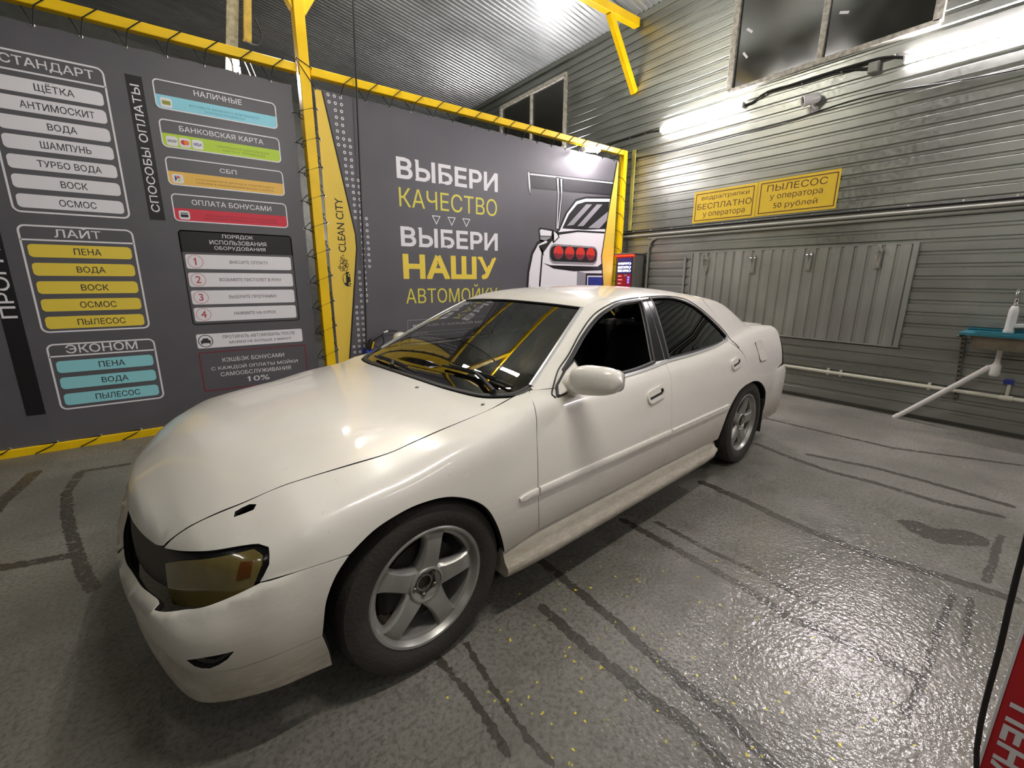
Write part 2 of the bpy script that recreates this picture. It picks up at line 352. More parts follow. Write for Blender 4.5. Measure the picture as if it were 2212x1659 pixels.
# ---------------------------------------------------------------- floor: wet cast concrete with seams, streaks and yellow paint flecks
def floor_nodes():
    g = G(floor_m); P0 = g.new('NewGeometry').outputs['Position']
    wob = g.new('TexNoise'); wob.inputs['Scale'].default_value = 34; wob.inputs['Detail'].default_value = 5; g.put(wob.inputs['Vector'], P0)
    P = g.vm('ADD', P0, g.vm('SCALE', g.vm('SUBTRACT', wob.outputs['Color'], (.5, .5, .5)), .035))
    def seg(a, b):      # distance to a segment on the floor
        a = np.array(a); b = np.array(b); d = b - a; L = float(d @ d)
        t = g.math('DIVIDE', g.vm('DOT_PRODUCT', g.vm('SUBTRACT', P, (a[0], a[1], 0)), (d[0], d[1], 0)), L)
        x = g.new('Math', operation='ADD', use_clamp=True); g.put(x.inputs[0], t); x.inputs[1].default_value = 0
        q = g.vm('ADD', g.vm('SCALE', (float(d[0]), float(d[1]), 0.0), x.outputs[0]), (float(a[0]), float(a[1]), 0.0))
        return g.vm('LENGTH', g.vm('MULTIPLY', g.vm('SUBTRACT', P, q), (1, 1, 0)))
    streak = None
    for pts, w in STREAKS:
        for a, b in zip(pts, pts[1:]):
            f = g.mr(seg(a, b), w * .55, w * 1.0, 1.0, 0.0); streak = f if streak is None else g.math('MAXIMUM', streak, f)
    ragged = g.noise(P0, 18, 6, .7)
    streak = g.mr(g.math('MULTIPLY', streak, g.mr(ragged, .34, .54, .26, 1.0)), .2, .46)
    big = g.noise(P0, .9, 4, .55); mid = g.noise(P0, 5.5, 5, .62); fine = g.noise(P0, 60, 4, .65)
    base = g.mix(g.mr(big, .32, .68), lin('67655d'), lin('87847c')); base = g.mix(g.math('MULTIPLY', g.mr(mid, .5, .72), .5), base, lin('57534a')); base = g.mix(g.math('MULTIPLY', g.mr(fine, .42, .68), .7), base, lin('4e4b42'))
    base = g.mix(g.math('MULTIPLY', streak, .92), base, lin('413d36'))
    # yellow flecks, thick near the wash bay exit
    vo = g.new('TexVoronoi'); vo.inputs['Scale'].default_value = 32; g.put(vo.inputs['Vector'], P); rc = g.new('SeparateColor'); g.put(rc.inputs[0], vo.outputs['Color'])
    reg = g.math('MAXIMUM', g.mr(g.vm('DISTANCE', P0, (1.15, .55, 0)), .3, 1.1, 1.0, 0.0), g.mr(g.vm('DISTANCE', P0, (-.55, 4.6, 0)), .1, .3, 1.0, 0.0))
    fl = g.math('MULTIPLY', g.mr(vo.outputs['Distance'], .12, .22, 1.0, 0.0), g.math('LESS_THAN', rc.outputs[0], g.math('MULTIPLY', reg, .34)))
    base = g.mix(g.math('MULTIPLY', fl, g.mr(g.noise(P0, 90, 2), .35, .55)), base, lin('e0d02a'))
    g.put(g.b.inputs['Base Color'], base)
    wet = g.math('MULTIPLY', g.mr(g.noise(P0, 1.6, 3), .25, .6, .45, 1.0), g.mr(g.vm('DISTANCE', P0, (1.9, .5, 0)), .9, 3.2, 1.0, .25))
    wet = g.math('MAXIMUM', wet, g.math('MULTIPLY', streak, .8))
    g.put(g.b.inputs['Roughness'], g.mr(wet, 0, 1, .6, .22)); g.b.inputs['Specular IOR Level'].default_value = .5
    g.put(g.b.inputs['Coat Weight'], g.math('MULTIPLY', wet, .85)); g.b.inputs['Coat Roughness'].default_value = .03
    vb = g.new('TexVoronoi'); vb.inputs['Scale'].default_value = 66; vb.feature = 'SMOOTH_F1'; g.put(vb.inputs['Vector'], P)
    h = g.math('ADD', g.math('MULTIPLY', g.noise(P0, 64, 2, .5), 1.0), g.math('ADD', g.math('MULTIPLY', vb.outputs['Distance'], .55), g.math('MULTIPLY', g.noise(P0, 9, 3), 1.2)))
    h = g.math('SUBTRACT', h, g.math('MULTIPLY', streak, .35))
    bn = g.bump(h, .6, .0045); g.put(g.b.inputs['Normal'], bn); g.put(g.b.inputs['Coat Normal'], g.bump(h, .7, .0042))
floor_nodes()
# ---------------------------------------------------------------- the building
def struct(o): o['kind'] = 'structure'; return o
m = MB(); m.add([(-9, -5, 0), (XW + .05, -5, 0), (XW + .05, 13, 0), (-9, 13, 0), (-9, -5, -.1), (XW + .05, -5, -.1), (XW + .05, 13, -.1), (-9, 13, -.1)], [(0, 1, 2, 3), (7, 6, 5, 4), (0, 4, 5, 1), (1, 5, 6, 2), (2, 6, 7, 3), (3, 7, 4, 0)])
struct(m.build('floor', floor_m))
def corrug(mb, lo, hi, e0, e1, fn, pitch=.115, depth=.013, flat=.60, phase=0.0, mi=None):
    # trapezoid sheet: profile runs from lo to hi, ribs run from e0 to e1; fn(a, e, t) -> point (t toward the room)
    pr = []; k0 = math.floor((lo - phase) / pitch) - 1
    a = phase + k0 * pitch; sl = (1 - flat) * .25
    while a < hi + pitch:
        pr += [(a, 0), (a + pitch * (1 - flat) * .45, 0), (a + pitch * ((1 - flat) * .45 + sl), depth), (a + pitch * (1 - sl), depth)]
        a += pitch
    def at(x):
        for (p, t), (q, u) in zip(pr, pr[1:]):
            if p <= x <= q: return t + (u - t) * (x - p) / max(1e-9, q - p)
        return 0
    pr = [(lo, at(lo))] + [q for q in pr if lo < q[0] < hi] + [(hi, at(hi))]
    vs = [fn(x, e, t) for x, t in pr for e in (e0, e1)] + [fn(x, e, -.03) for x, t in pr for e in (e0, e1)]
    n = len(pr); fs = [(2 * i, 2 * i + 1, 2 * i + 3, 2 * i + 2) for i in range(n - 1)] + [(2 * n + 2 * i + 2, 2 * n + 2 * i + 3, 2 * n + 2 * i + 1, 2 * n + 2 * i) for i in range(n - 1)]
    mb.add(vs, fs, mi)
WIN = [(1.44, 3.365, 3.64, 4.72), (6.36, 8.30, 3.64, 4.76)]
m = MB(); fw_ = lambda z, y, t: (XW - t, y, z)
corrug(m, 0, 3.62, -5, 13, fw_); corrug(m, 4.76, 5.12, -5, 13, fw_)
for a, b in ((-5, WIN[0][0]), (WIN[0][1], WIN[1][0]), (WIN[1][1], 13)): corrug(m, 3.62, 4.76, a, b, fw_)
struct(m.build('wall_right', wall_zinc))
def roofz(x): return 5.06 + (XW - x) * .17
m = MB(); corrug(m, -5, 13, -9, XW + .02, lambda y, x, t: (x, y, roofz(x) - t), .085, .014, .5)
struct(m.build('ceiling', roof_zinc))
m = MB(); m.box(-9.1, XW + .1, 13, 13.1, 0, 8); struct(m.build('wall_far', wall_zinc))
m = MB(); m.box(-9.1, XW + .1, -5.1, -5, 0, 8); struct(m.build('wall_back', wall_zinc))
m = MB(); m.box(-9.1, -9, -5, 13, 0, 8); struct(m.build('wall_left', mat('left_wall', '55564f', .7)))
frame_w = mat('flaking_white_frame', 'cfcbbd', .7, 0, .5, 22)
for i, (y0, y1, z0, z1) in enumerate(WIN):
    X = XW - .012
    f = MB(); t = .05
    f.bbox(X - .03, X + .05, y0 - .02, y1 + .02, z0 - .03, z0 + .02); f.bbox(X - .03, X + .05, y0 - .02, y1 + .02, z1 - .02, z1 + .05)
    for y in (y0, y1): f.bbox(X - .03, X + .05, y - .036, y + .036, z0, z1)
    ym = (y0 + y1) / 2 - .02
    f.bbox(X - .025, X + .05, ym - .028, ym + .028, z0, z1)
    fr = struct(f.build('window_%d' % (i + 1), frame_w))
    for a, b in ((y0 + .03, ym - .022), (ym + .022, y1 - .03)):
        p = MB(); p.box(X + .012, X + .018, a, b, z0 + .02, z1 - .02); q = p.build('window_pane', pane_glass, fr)
    if i == 0:
        for yy, zz, an in ((3.20, 4.24, .7), (3.22, 3.99, .9), (2.22, 4.03, .35)):
            p = MB(); M = Matrix.Translation((X + .010, yy, zz)) @ Matrix.Rotation(an, 4, 'X'); p.box(-.001, .001, -.045, .045, -.012, .012, None, M); p.build('tape_scrap', p_white, fr)
# dark sheets outside the windows (night): back of a neighbouring shed
m = MB(); m.box(7.6, 7.7, -5, 13, 0, 6); struct(m.build('wall_outside', mat('night_wall', '26261f', .9, 0, .5, 2)))
# eave trim where roof meets wall
m = MB(); m.box(XW - .035, XW - .012, -5, 13, 4.985, 5.05); struct(m.build('trim_eave', mat('eave_strip', '8c9088', .5, .6)))
m = MB(); m.box(XW - .03, XW - .005, -5, 13, 0.0, .035); struct(m.build('baseboard_right', mat('base_channel', '3b3a33', .7, 0, .3, 9)))
# ---------------------------------------------------------------- lamps
def tube_lamp(name, p0, p1, label, group=None, side=(-1, 0, 0), mt=None, hang=0):
    p0, p1 = Vector(p0), Vector(p1); d = (p1 - p0); L = d.length; d.normalize(); sd = Vector(side); c = sd.cross(d)
    t = empty(name, p0); tag(t, label, 'lamp', group)
    M = Matrix(((d.x, sd.x, c.x, 0), (d.y, sd.y, c.y, 0), (d.z, sd.z, c.z, 0), (0, 0, 0, 1)))
    b = MB(); b.bbox(0, L, -.028, -.006, -.032, .032, .006, None, M); b.build('housing', white_pl, t)
    k = MB(); prof = [(-.03, -.006), (-.028, .012), (-.018, .026), (0, .032), (.018, .026), (.028, .012), (.03, -.006)]
    vs = [M @ Vector((x, h, w)) for x in (.02, L - .02) for w, h in prof]; n = len(prof)
    k.add(vs, [(i, i + 1, n + i + 1, n + i) for i in range(n - 1)] + [tuple(range(n))[::-1], tuple(range(n, 2 * n))]); k.build('diffuser', mt or tube_m, t)
    for a, e in ((0, .02), (L - .02, L)):
        q = MB(); q.bbox(a, e, -.006, .034, -.033, .033, .004, None, M); q.build('end_cap', white_pl, t)
    if hang:
        q = MB()
        for f in (.15, .85): q.tube([M @ Vector((L * f, -.02, 0)), M @ Vector((L * f, -.02, 0)) + Vector((0, 0, hang))], .005, 6)
        q.build('hanger', cord, t)
    return t
tube_lamp('tube_lamp', (XW - .035, 3.14, 3.425), (XW - .035, 4.33, 3.425), 'glowing white tube lamp on the ribbed wall, between the corner and the security camera', 'tube lamps on the wall')
tube_lamp('tube_lamp', (XW - .035, .44, 3.395), (XW - .035, 1.635, 3.395), 'glowing white tube lamp below the window corner, cut by the picture edge', 'tube lamps on the wall')
for y in (-2.3, 6.2): tube_lamp('tube_lamp', (XW - .035, y, 3.4), (XW - .035, y + 1.2, 3.4), 'white tube lamp on the ribbed wall beyond the bay', 'tube lamps beyond the bay')
for y in (-1.6, 1.6): tube_lamp('tube_lamp', (-4.6, y, 3.5), (-4.6, y + 1.2, 3.5), 'unseen tube lamp added for fill light over the bay entrance', 'added fill lamps over the entrance', (0, 0, -1), tube_fill, roofz(-4.6) - 3.5)  # out of view, added as fill light from the entrance side
for x in (-1.2, 1.8): tube_lamp('tube_lamp', (x, -2.6, 3.5), (x + 1.2, -2.6, 3.5), 'unseen tube lamp added for fill light behind the bay', 'added fill lamps behind the bay', (0, 0, -1), tube_fill, roofz(x + .6) - 3.5)  # out of view, added as fill light from behind the camera
tube_lamp('tube_lamp', (.6, .2, 3.7), (1.8, .2, 3.7), 'white tube lamp hanging above the near side of the car', 'tube lamps over the bay', (0, 0, -1), tube_mid, 2.2)
for x, y in ((1.42, 5.4), (1.66, 3.6)): tube_lamp('tube_lamp', (x, y, 5.1), (x, y + 1.2, 5.1), 'white tube lamp high under the roof ridge', 'tube lamps under the roof', (0, 0, -1), tube_mid, .66)
# ---------------------------------------------------------------- car body: smooth surface in car space
# car space: s = metres behind the front axle, y = metres from the centre line (+ is the car's left), z up
def interp(xs, ys):
    xs = np.array(xs, float); ys = np.array(ys, float)
    h = np.diff(xs); d = np.diff(ys) / h
    m = np.zeros(len(xs)); m[1:-1] = np.where(d[:-1] * d[1:] > 0, 2 * d[:-1] * d[1:] / (d[:-1] + d[1:] + 1e-12), 0)
    m[0], m[-1] = d[0], d[-1]
    def f(x):
        x = np.clip(x, xs[0], xs[-1]); i = np.clip(np.searchsorted(xs, x) - 1, 0, len(h) - 1)
        t = (x - xs[i]) / h[i]
        return ((1 + 2 * t) * (1 - t) ** 2) * ys[i] + t * (1 - t) ** 2 * h[i] * m[i] + t * t * (3 - 2 * t) * ys[i + 1] + t * t * (t - 1) * h[i] * m[i + 1]
    return f
def smooth(a, b, x):
    t = np.clip((x - a) / (b - a), 0, 1); return t * t * (3 - 2 * t)
def lse(k, *fs):
    m = np.maximum.reduce(fs)
    return m + k * np.log(sum(np.exp((f - m) / k) for f in fs))
fW = interp([-.9, -.80, -.70, -.60, -.48, -.33, 0, .5, 1.2, 2.0, 2.5, 2.9, 3.2, 3.5, 3.8],
            [.56, .65, .735, .798, .840, .866, .877, .880, .882, .882, .879, .868, .856, .838, .80])
fT = interp([.1, .20, .30, .42, .56, .70, .80, .88, .94, 1.0, 1.1], [.055, .038, .020, .006, 0, .010, .028, .055, .085, .12, .19])
fZ = interp([-.95, -.80, -.74, -.66, -.59, -.50, -.35, -.10, .16, .35, .48, .6, 2.0, 2.4, 2.9, 3.2, 3.5, 3.9],
            [.47, .555, .617, .686, .742, .790, .827, .865, .886, .893, .897, .899, .93, .965, 1.005, 1.012, 1.002, .96])
fC = interp([-.8, -.66, -.59, -.50, -.35, -.10, .16, .35, .48, .62, 2.6, 3.2, 3.8], [.38, .34, .27, .23, .17, .17, .126, .10, .05, .03, .03, .035, .04])
LEDGE = [0.0]
def ledge(y): return .40 + .255 * y * y + LEDGE[0]
def F_low(s, y, z):
    y = np.abs(y)
    step = 1 - smooth(ledge(y) - .018, ledge(y) + .012, z)
    fs = y - (fW(s) - fT(z) - .045 * (1 - smooth(-.66, -.46, s)) * smooth(.44, .60, z) + .014 * step * (1 - smooth(-.5, -.36, s)) + .014 * smooth(3.2, 3.4, s) * (1 - smooth(.64, .67, z)))
    ft = z - (fZ(s) - fC(s) * y * y)
    nose = -.755 + .29 * y * y + .06 * y ** 6 + .16 * np.maximum(z - .46, 0) - .040 * step - .10 * y * y * step + .35 * np.maximum(.40 - z, 0) ** 2 * 2
    nose = nose + .02 * (1 - smooth(.31, .38, z)) - .02 * (1 - smooth(.26, .325, z))
    ff = nose - s
    tail = 3.78 - .26 * y * y - .25 * y ** 6 - .30 * np.maximum(z - .66, 0) + .03 * (1 - smooth(.62, .67, z)) - .3 * np.maximum(.45 - z, 0) ** 2
    fr = s - tail
    fb = .188 - z
    return lse(.011, lse(.026, fs, ft * .97), lse(.02, ff, fs - .004), fr, fb)
fyg = interp([.4, .55, .8, 1.4, 2.0, 2.4, 2.7, 3.0, 3.2], [.715, .737, .762, .780, .778, .765, .745, .715, .69])
fzr = interp([.6, .9, 1.1, 1.4, 1.8, 2.2, 2.5, 2.8, 3.1], [1.19, 1.25, 1.281, 1.307, 1.317, 1.307, 1.283, 1.24, 1.18])
def s_ws(y, z):
    d = z - .88
    return .40 + .13 * y * y + .6 * y ** 6 + 1.75 * d + .6 * d * d + .8 * y * y * np.maximum(d, 0)
def F_gh(s, y, z):
    y = np.abs(y); d = np.maximum(z - .93, -.3)
    fg = (y - (fyg(s) - .47 * d - .28 * d * np.abs(d))) * .88
    fr = z - (fzr(s) - .17 * y * y)
    fw = (s_ws(y, z) - s) * .46
    e = z - 1.0
    fb = (s - (3.15 - 1.75 * e - .5 * e * np.abs(e) - .25 * y * y)) * .5
    return lse(.014, fg, lse(.016, fr, fw), fb, .84 - z)
def F(p):
    s, y, z = p[..., 0], p[..., 1], p[..., 2]
    return -lse(.010, -F_low(s, y, z), -F_gh(s, y, z))
def grad(p, fn=None):
    fn = fn or F
    e = 1e-4; g = np.stack([fn(p + e * np.eye(3)[i]) - fn(p - e * np.eye(3)[i]) for i in range(3)], -1)
    return g / np.linalg.norm(g, axis=-1, keepdims=True)
def cast(p0, d, far=2.2, n=180, fn=None):
    # outermost hit of the surface along d, starting at p0
    fn = fn or F
    p0 = np.asarray(p0, float); d = np.broadcast_to(np.asarray(d, float), p0.shape)
    t0 = np.zeros(len(p0)); hit = np.zeros(len(p0), bool); lo = np.zeros(len(p0)); hi = np.full(len(p0), far)
    for i in range(1, n + 1):
        t = far * i / n
        f = fn(p0 + d * t); new = (~hit) & (f < 0)
        lo[new] = t - far / n; hi[new] = t; hit |= new
    for _ in range(22):
        m = (lo + hi) / 2; f = fn(p0 + d * m[:, None]); lo = np.where(f < 0, lo, m); hi = np.where(f < 0, m, hi)
    return p0 + d * hi[:, None], hit
# ---------------------------------------------------------------- car: panels cut out of the smooth surface
CAR_YAW = math.radians(5.54)
_ax = np.array([math.cos(CAR_YAW), math.sin(CAR_YAW)]); _lat = np.array([math.sin(CAR_YAW), -math.cos(CAR_YAW)])
_o = np.array([.56, 1.227]) - _lat * .835
car = empty('sedan', (_o[0], _o[1], 0), CAR_YAW)
tag(car, 'dirty white four-door sedan with five-spoke silver wheels parked on wet concrete', 'car')
def loc(p): return (float(p[0]), -float(p[1]), float(p[2]))
def inside(poly, q):
    x, y = q[:, 0], q[:, 1]; c = np.zeros(len(q), bool); n = len(poly)
    for i in range(n):
        (x0, y0), (x1, y1) = poly[i], poly[(i + 1) % n]
        m = ((y0 > y) != (y1 > y)); xi = (x1 - x0) * (y - y0) / ((y1 - y0) if y1 != y0 else 1e-9) + x0; c ^= m & (x < xi)
    return c
def bdist(poly, q):
    d = np.full(len(q), 9.0); n = len(poly)
    for i in range(n):
        a = poly[i]; b = poly[(i + 1) % n]; v = b - a; t = np.clip(((q - a) @ v) / max(1e-12, v @ v), 0, 1); d = np.minimum(d, np.linalg.norm(q - (a + t[:, None] * v), axis=1))
    return d
def resample(P, step):
    P = np.array(P, float); P = np.vstack([P, P[:1]]); out = []
    for a, b in zip(P, P[1:]):
        k = max(1, int(round(np.linalg.norm(b - a) / step)))
        out += [a + (b - a) * i / k for i in range(k)]
    return np.array(out)
def offset(P, d):     # shrink a ccw polygon by d
    n = len(P); t = np.roll(P, -1, 0) - P; t /= np.linalg.norm(t, axis=1)[:, None] + 1e-12
    nn = np.stack([-t[:, 1], t[:, 0]], 1); a = np.roll(nn, 1, 0); b = nn; s = a + b; l = np.clip((1 + (a * b).sum(1)), .35, None)
    return P + s / l[:, None] * d
def smooth_path(segs, step=.018):   # segs: list of point lists; each is a spline, corners where they join
    out = []
    for sg in segs:
        c = catmull(sg, step) if len(sg) > 2 else [np.array(p, float) for p in sg]
        out += list(c) if not out or np.linalg.norm(out[-1] - c[0]) > 1e-4 else list(c[1:])
    if np.linalg.norm(out[0] - out[-1]) < 1e-4: out.pop()
    return np.array(out)
def cut(segs, d, step=.026, inset=.0022, holes=(), fn=None, far=2.6, push=0.0):
    # -> points on the surface, triangles, normals, boundary loops (lists of indices)
    d = np.array(d, float); d /= np.linalg.norm(d); a = np.array([0, 0, 1.0]) if abs(d[2]) < .9 else np.array([1.0, 0, 0])
    e1 = np.cross(a, d); e1 /= np.linalg.norm(e1); e2 = np.cross(d, e1); E = np.stack([e1, e2], 1)
    def flat(sg):
        P = resample(smooth_path(sg) @ E, step * .62)
        if (P[:, 0] * np.roll(P[:, 1], -1) - np.roll(P[:, 0], -1) * P[:, 1]).sum() < 0: P = P[::-1]
        return P
    out = offset(flat(segs), inset); hs = [offset(flat(h), -inset) for h in holes]
    lo, hi = out.min(0), out.max(0); gx, gy = np.meshgrid(np.arange(lo[0], hi[0], step), np.arange(lo[1], hi[1], step * .87)); gx = gx + (np.arange(gx.shape[0]) % 2)[:, None] * step / 2
    q = np.stack([gx.ravel(), gy.ravel()], 1); k = inside(out, q) & (bdist(out, q) > step * .45)
    for h in hs: k &= ~inside(h, q) & (bdist(h, q) > step * .45)
    q = q[k]; pts = [out] + hs + [q]; allp = np.vstack(pts); edges = []; o = 0
    for r in [out] + hs:
        n = len(r); edges += [(o + i, o + (i + 1) % n) for i in range(n)]; o += n
    vv, ee, ff, ov, oe, of = delaunay_2d_cdt([Vector(p) for p in allp], edges, [], 0, 1e-6)
    V2 = np.array([[v.x, v.y] for v in vv]); T = np.array([tuple(t) for t in ff if len(t) == 3])
    c = V2[T].mean(1); k = inside(out, c)
    for h in hs: k &= ~inside(h, c)
    T = T[k]; ar = np.cross(V2[T[:, 1]] - V2[T[:, 0]], V2[T[:, 2]] - V2[T[:, 0]]); T[ar < 0] = T[ar < 0][:, ::-1]
    back = {}
    for i, l in enumerate(ov):
        for j in l: back[j] = i
    loops = []; o = 0
    for r in [out] + hs:
        loops.append([back[o + i] for i in range(len(r))]); o += len(r)
    p0 = V2 @ E.T + d * 1.6
    if fn is None: fn = F
    p0 = p0 - d * ((V2 @ E.T) @ d)[:, None]
    base = smooth_path(segs).mean(0) @ d
    p0 = V2 @ E.T + d * (base + 1.0)
    P, hit = cast(p0, -d, far=far, n=130, fn=fn)
    N = grad(P, fn)
    if push: P = P + N * push
    return P, T, N, loops
def panel(name, segs, d, m, parent=car, inset=.0022, depth=.012, holes=(), step=.026, push=0.0, back=True, both=True, label=None, fn=None):
    P, T, N, loops = cut(segs, d, step, inset, holes, fn, push=push)
    objs = []
    for sgn in ((1, -1) if both else (1,)):
        S = np.array([1, sgn, 1.0]); V = P * S; NN = N * S
        vs = [loc(p) for p in V]; tri = [tuple(t) for t in T] if sgn == -1 else [tuple(t) for t in T]
        fs = []; ns = []; ms = []
        def addf(f, nf, mi=0):
            a, b, c = (np.array(vs[i]) for i in f[:3]); g = np.cross(b - a, c - a)
            if g @ np.array(nf[0]) < 0: f = f[::-1]; nf = nf[::-1]
            fs.append(tuple(f)); ns.extend(nf); ms.append(mi)
        nl = [loc(n) for n in NN]
        for t in tri: addf([int(i) for i in t], [nl[i] for i in t])
        for li, lp in enumerate(loops):
            n = len(lp); A = V[lp]; Nn = NN[lp]; tg = np.roll(A, -1, 0) - np.roll(A, 1, 0); tg /= np.linalg.norm(tg, axis=1)[:, None] + 1e-12
            ow = np.cross(tg, Nn) * (1 if li == 0 else -1) * sgn
            R1 = A + ow * .0012 - Nn * .0012; R2 = R1 - Nn * depth
            o = len(vs); vs += [loc(p) for p in A] + [loc(p) for p in R1] + [loc(p) for p in R2]
            mid = [loc(x / np.linalg.norm(x)) for x in (Nn + ow)]; oo = [loc(x) for x in ow]; nb = [loc(x) for x in Nn]
            for i in range(n):
                j = (i + 1) % n
                addf([o + i, o + j, o + n + j, o + n + i], [nb[i], nb[j], mid[j], mid[i]]); addf([o + n + i, o + n + j, o + 2 * n + j, o + 2 * n + i], [oo[i], oo[j], oo[j], oo[i]], 1 if back else 0)  # flange sides black: the shade of the deep gap put into the colour
        if back:  # black lining under the panel, added to keep the gaps dark
            o = len(vs); bp = V - NN * (depth + .004); lp = loops[0]; A = V[lp]; tg = np.roll(A, -1, 0) - np.roll(A, 1, 0); tg /= np.linalg.norm(tg, axis=1)[:, None] + 1e-12
            bp[lp] += np.cross(tg, NN[lp]) * sgn * .007; vs += [loc(p) for p in bp]
            for t in tri: addf([o + int(i) for i in t], [nl[i] for i in t], 1)
            if len(loops) > 1:
                for lp in loops[1:]:      # floor of each opening
                    o = len(vs); cc = V[lp].mean(0); nn = NN[lp].mean(0); q = [p - n * (depth + .016) for p, n in zip(V[lp], NN[lp])]
                    vs += [loc(p) for p in q] + [loc(cc - nn * (depth + .02))]; k = len(lp)
                    for i in range(k): addf([o + i, o + (i + 1) % k, o + k], [loc(nn)] * 3, 1)
        me = bpy.data.meshes.new(name); me.from_pydata(vs, [], fs)
        me.materials.append(m); me.materials.append(black)
        me.polygons.foreach_set('material_index', ms); me.polygons.foreach_set('use_smooth', [True] * len(fs)); me.update()
        if len(me.loops) == len(ns): me.normals_split_custom_set(ns)
        o = bpy.data.objects.new(name, me); COL.objects.link(o); o.parent = parent
        if label: o['label'] = label
        objs.append(o)
    return objs
def on_surf(pts, d, push=0.0, step=.02, fn=None, sm=True):    # snap a path to the surface along d
    d = np.array(d, float); d /= np.linalg.norm(d); P = np.array(catmull(pts, step)) if sm else np.array(pts, float)
    Q, h = cast(P + d * .5, -d, far=1.2, n=120, fn=fn); N = grad(Q, fn); return Q + N * push, N
def strip(name, pts, d, m, w, h, parent=car, both=True, push=0.0, step=.02, round_=True, label=None, fn=None, closed=False, taper=False):
    # trim strip: width w along the surface, height h off it
    Q, N = on_surf(pts, d, push, step, fn); n = len(Q)
    T = np.gradient(Q, axis=0); T /= np.linalg.norm(T, axis=1)[:, None]; B = np.cross(N, T); B /= np.linalg.norm(B, axis=1)[:, None]
    prof = [(-.5, -.5), (-.5, .55), (-.36, 1), (.36, 1), (.5, .55), (.5, -.5)] if round_ else [(-.5, -.5), (-.5, 1), (.5, 1), (.5, -.5)]
    k = len(prof); res = []
    for sgn in ((1, -1) if both else (1,)):
        mb = MB(); S = np.array([1, sgn, 1.0]); vs = []
        for i in range(n):
            tp = 1.0
            if taper: tp = min(1, .4 + .6 * ((i if taper == 'start' else n - 1 - i) / 2) ** .6)
            vs += [loc((Q[i] + B[i] * a * w * tp + N[i] * b * h) * S) for a, b in prof]
        fs = [(i * k + j, i * k + (j + 1) % k, (i + 1) * k + (j + 1) % k, (i + 1) * k + j) for i in range(n - 1) for j in range(k)] + [tuple(range(k))[::-1], tuple(range((n - 1) * k, n * k))]
        if sgn == 1: fs = [f[::-1] for f in fs]
        mb.add(vs, fs); o = mb.build(name, m, parent, 40)
        if label: o['label'] = label
        res.append(o)
    return res
SIDE = (0, 1, .12)
arch_f = [(-.358, .85, .391), (-.345, .856, .465), (-.314, .861, .534), (-.271, .863, .583), (-.198, .863, .627), (-.123, .864, .650), (-.043, .865, .660), (.059, .867, .650), (.150, .871, .612), (.222, .873, .554), (.273, .87, .469), (.311, .863, .37), (.326, .855, .313)]
arch_r = [(2.235, .857, .313), (2.285, .871, .447), (2.352, .874, .542), (2.462, .872, .610), (2.599, .868, .637), (2.75, .864, .638), (2.88, .862, .610), (2.99, .856, .55), (3.068, .852, .47), (3.10, .845, .38), (3.105, .84, .30)]
gap_h = [(-.669, .469, .583), (-.634, .502, .628), (-.573, .552, .675), (-.474, .609, .718), (-.354, .648, .756), (-.085, .697, .784), (.027, .702, .802), (.189, .702, .827), (.338, .695, .845), (.428, .698, .862), (.504, .694, .879)]
gap_f = [(.590, .711, .902), (.556, .765, .882), (.520, .82, .845), (.497, .854, .761), (.491, .864, .70), (.489, .874, .542), (.503, .868, .42), (.513, .861, .343)]
gap_m = [(1.569, .788, .916), (1.559, .818, .874), (1.538, .865, .712), (1.536, .876, .546), (1.526, .870, .421), (1.514, .861, .337)]
gap_r = [(2.425, .757, .957), (2.52, .795, .895), (2.596, .834, .82), (2.606, .858, .725), (2.585, .868, .637)]
belt_f = [(.60, .728, .904), (.70, .765, .902), (.85, .785, .897), (1.101, .797, .893), (1.35, .795, .900), (1.569, .788, .916)]
belt_r = [(1.569, .788, .916), (1.75, .787, .919), (1.933, .784, .923), (2.223, .774, .936), (2.36, .762, .948), (2.425, .757, .957)]
ws_side = [(.600, .703, .907), (.739, .664, .986), (.943, .597, 1.097), (1.166, .519, 1.212)]
roof_side = [(1.166, .519, 1.212), (1.284, .522, 1.247), (1.495, .515, 1.268), (1.80, .510, 1.273), (2.15, .50, 1.266), (2.42, .475, 1.25)]
head_top = [(-.461, .799, .660), (-.478, .774, .665), (-.51, .742, .658), (-.575, .658, .628), (-.63, .56, .602), (-.669, .469, .583)]
head_bot = [(-.498, .822, .581), (-.56, .779, .553), (-.61, .732, .530), (-.645, .685, .514), (-.688, .565, .478)]
nose_top = [(-.669, .469, .583), (-.685, .423, .570), (-.710, .315, .562), (-.728, .20, .556), (-.737, .10, .553), (-.740, 0, .552)]
nose_bot = [(-.688, .564, .480), (-.729, .373, .437), (-.759, .188, .410), (-.768, .09, .401), (-.77, 0, .399)]
neg = lambda L: [(p[0], -p[1], p[2]) for p in L]
mir = lambda L: [(p[0], -p[1], p[2]) for p in L][::-1]
sub = lambda L, lo, hi: [p for p in L if lo <= p[0] <= hi]
# --- bonnet
rear_h = [(.506, .692, .878), (.470, .66, .876), (.418, .575, .874), (.372, .366, .882), (.352, .12, .888), (.350, 0, .889)]
panel('hood', [gap_h, rear_h + mir(rear_h)[1:], mir(gap_h), neg(nose_top) + nose_top[::-1][1:]], (-.22, 0, 1), paint, both=False, step=.032, inset=.0045)
for s, y in ((.292, .297), (.392, .645)):
    q, n = on_surf([(s, y, 1), (s + .001, y, 1)], (0, 0, 1), sm=False); mb = MB(); mb.bbox(s - .008, s + .008, -y - .006, -y + .006, q[0][2] - .004, q[0][2] + .005, .003); mb.build('washer_nozzle', mat('nozzle_grey', '6f6b62', .5), car)
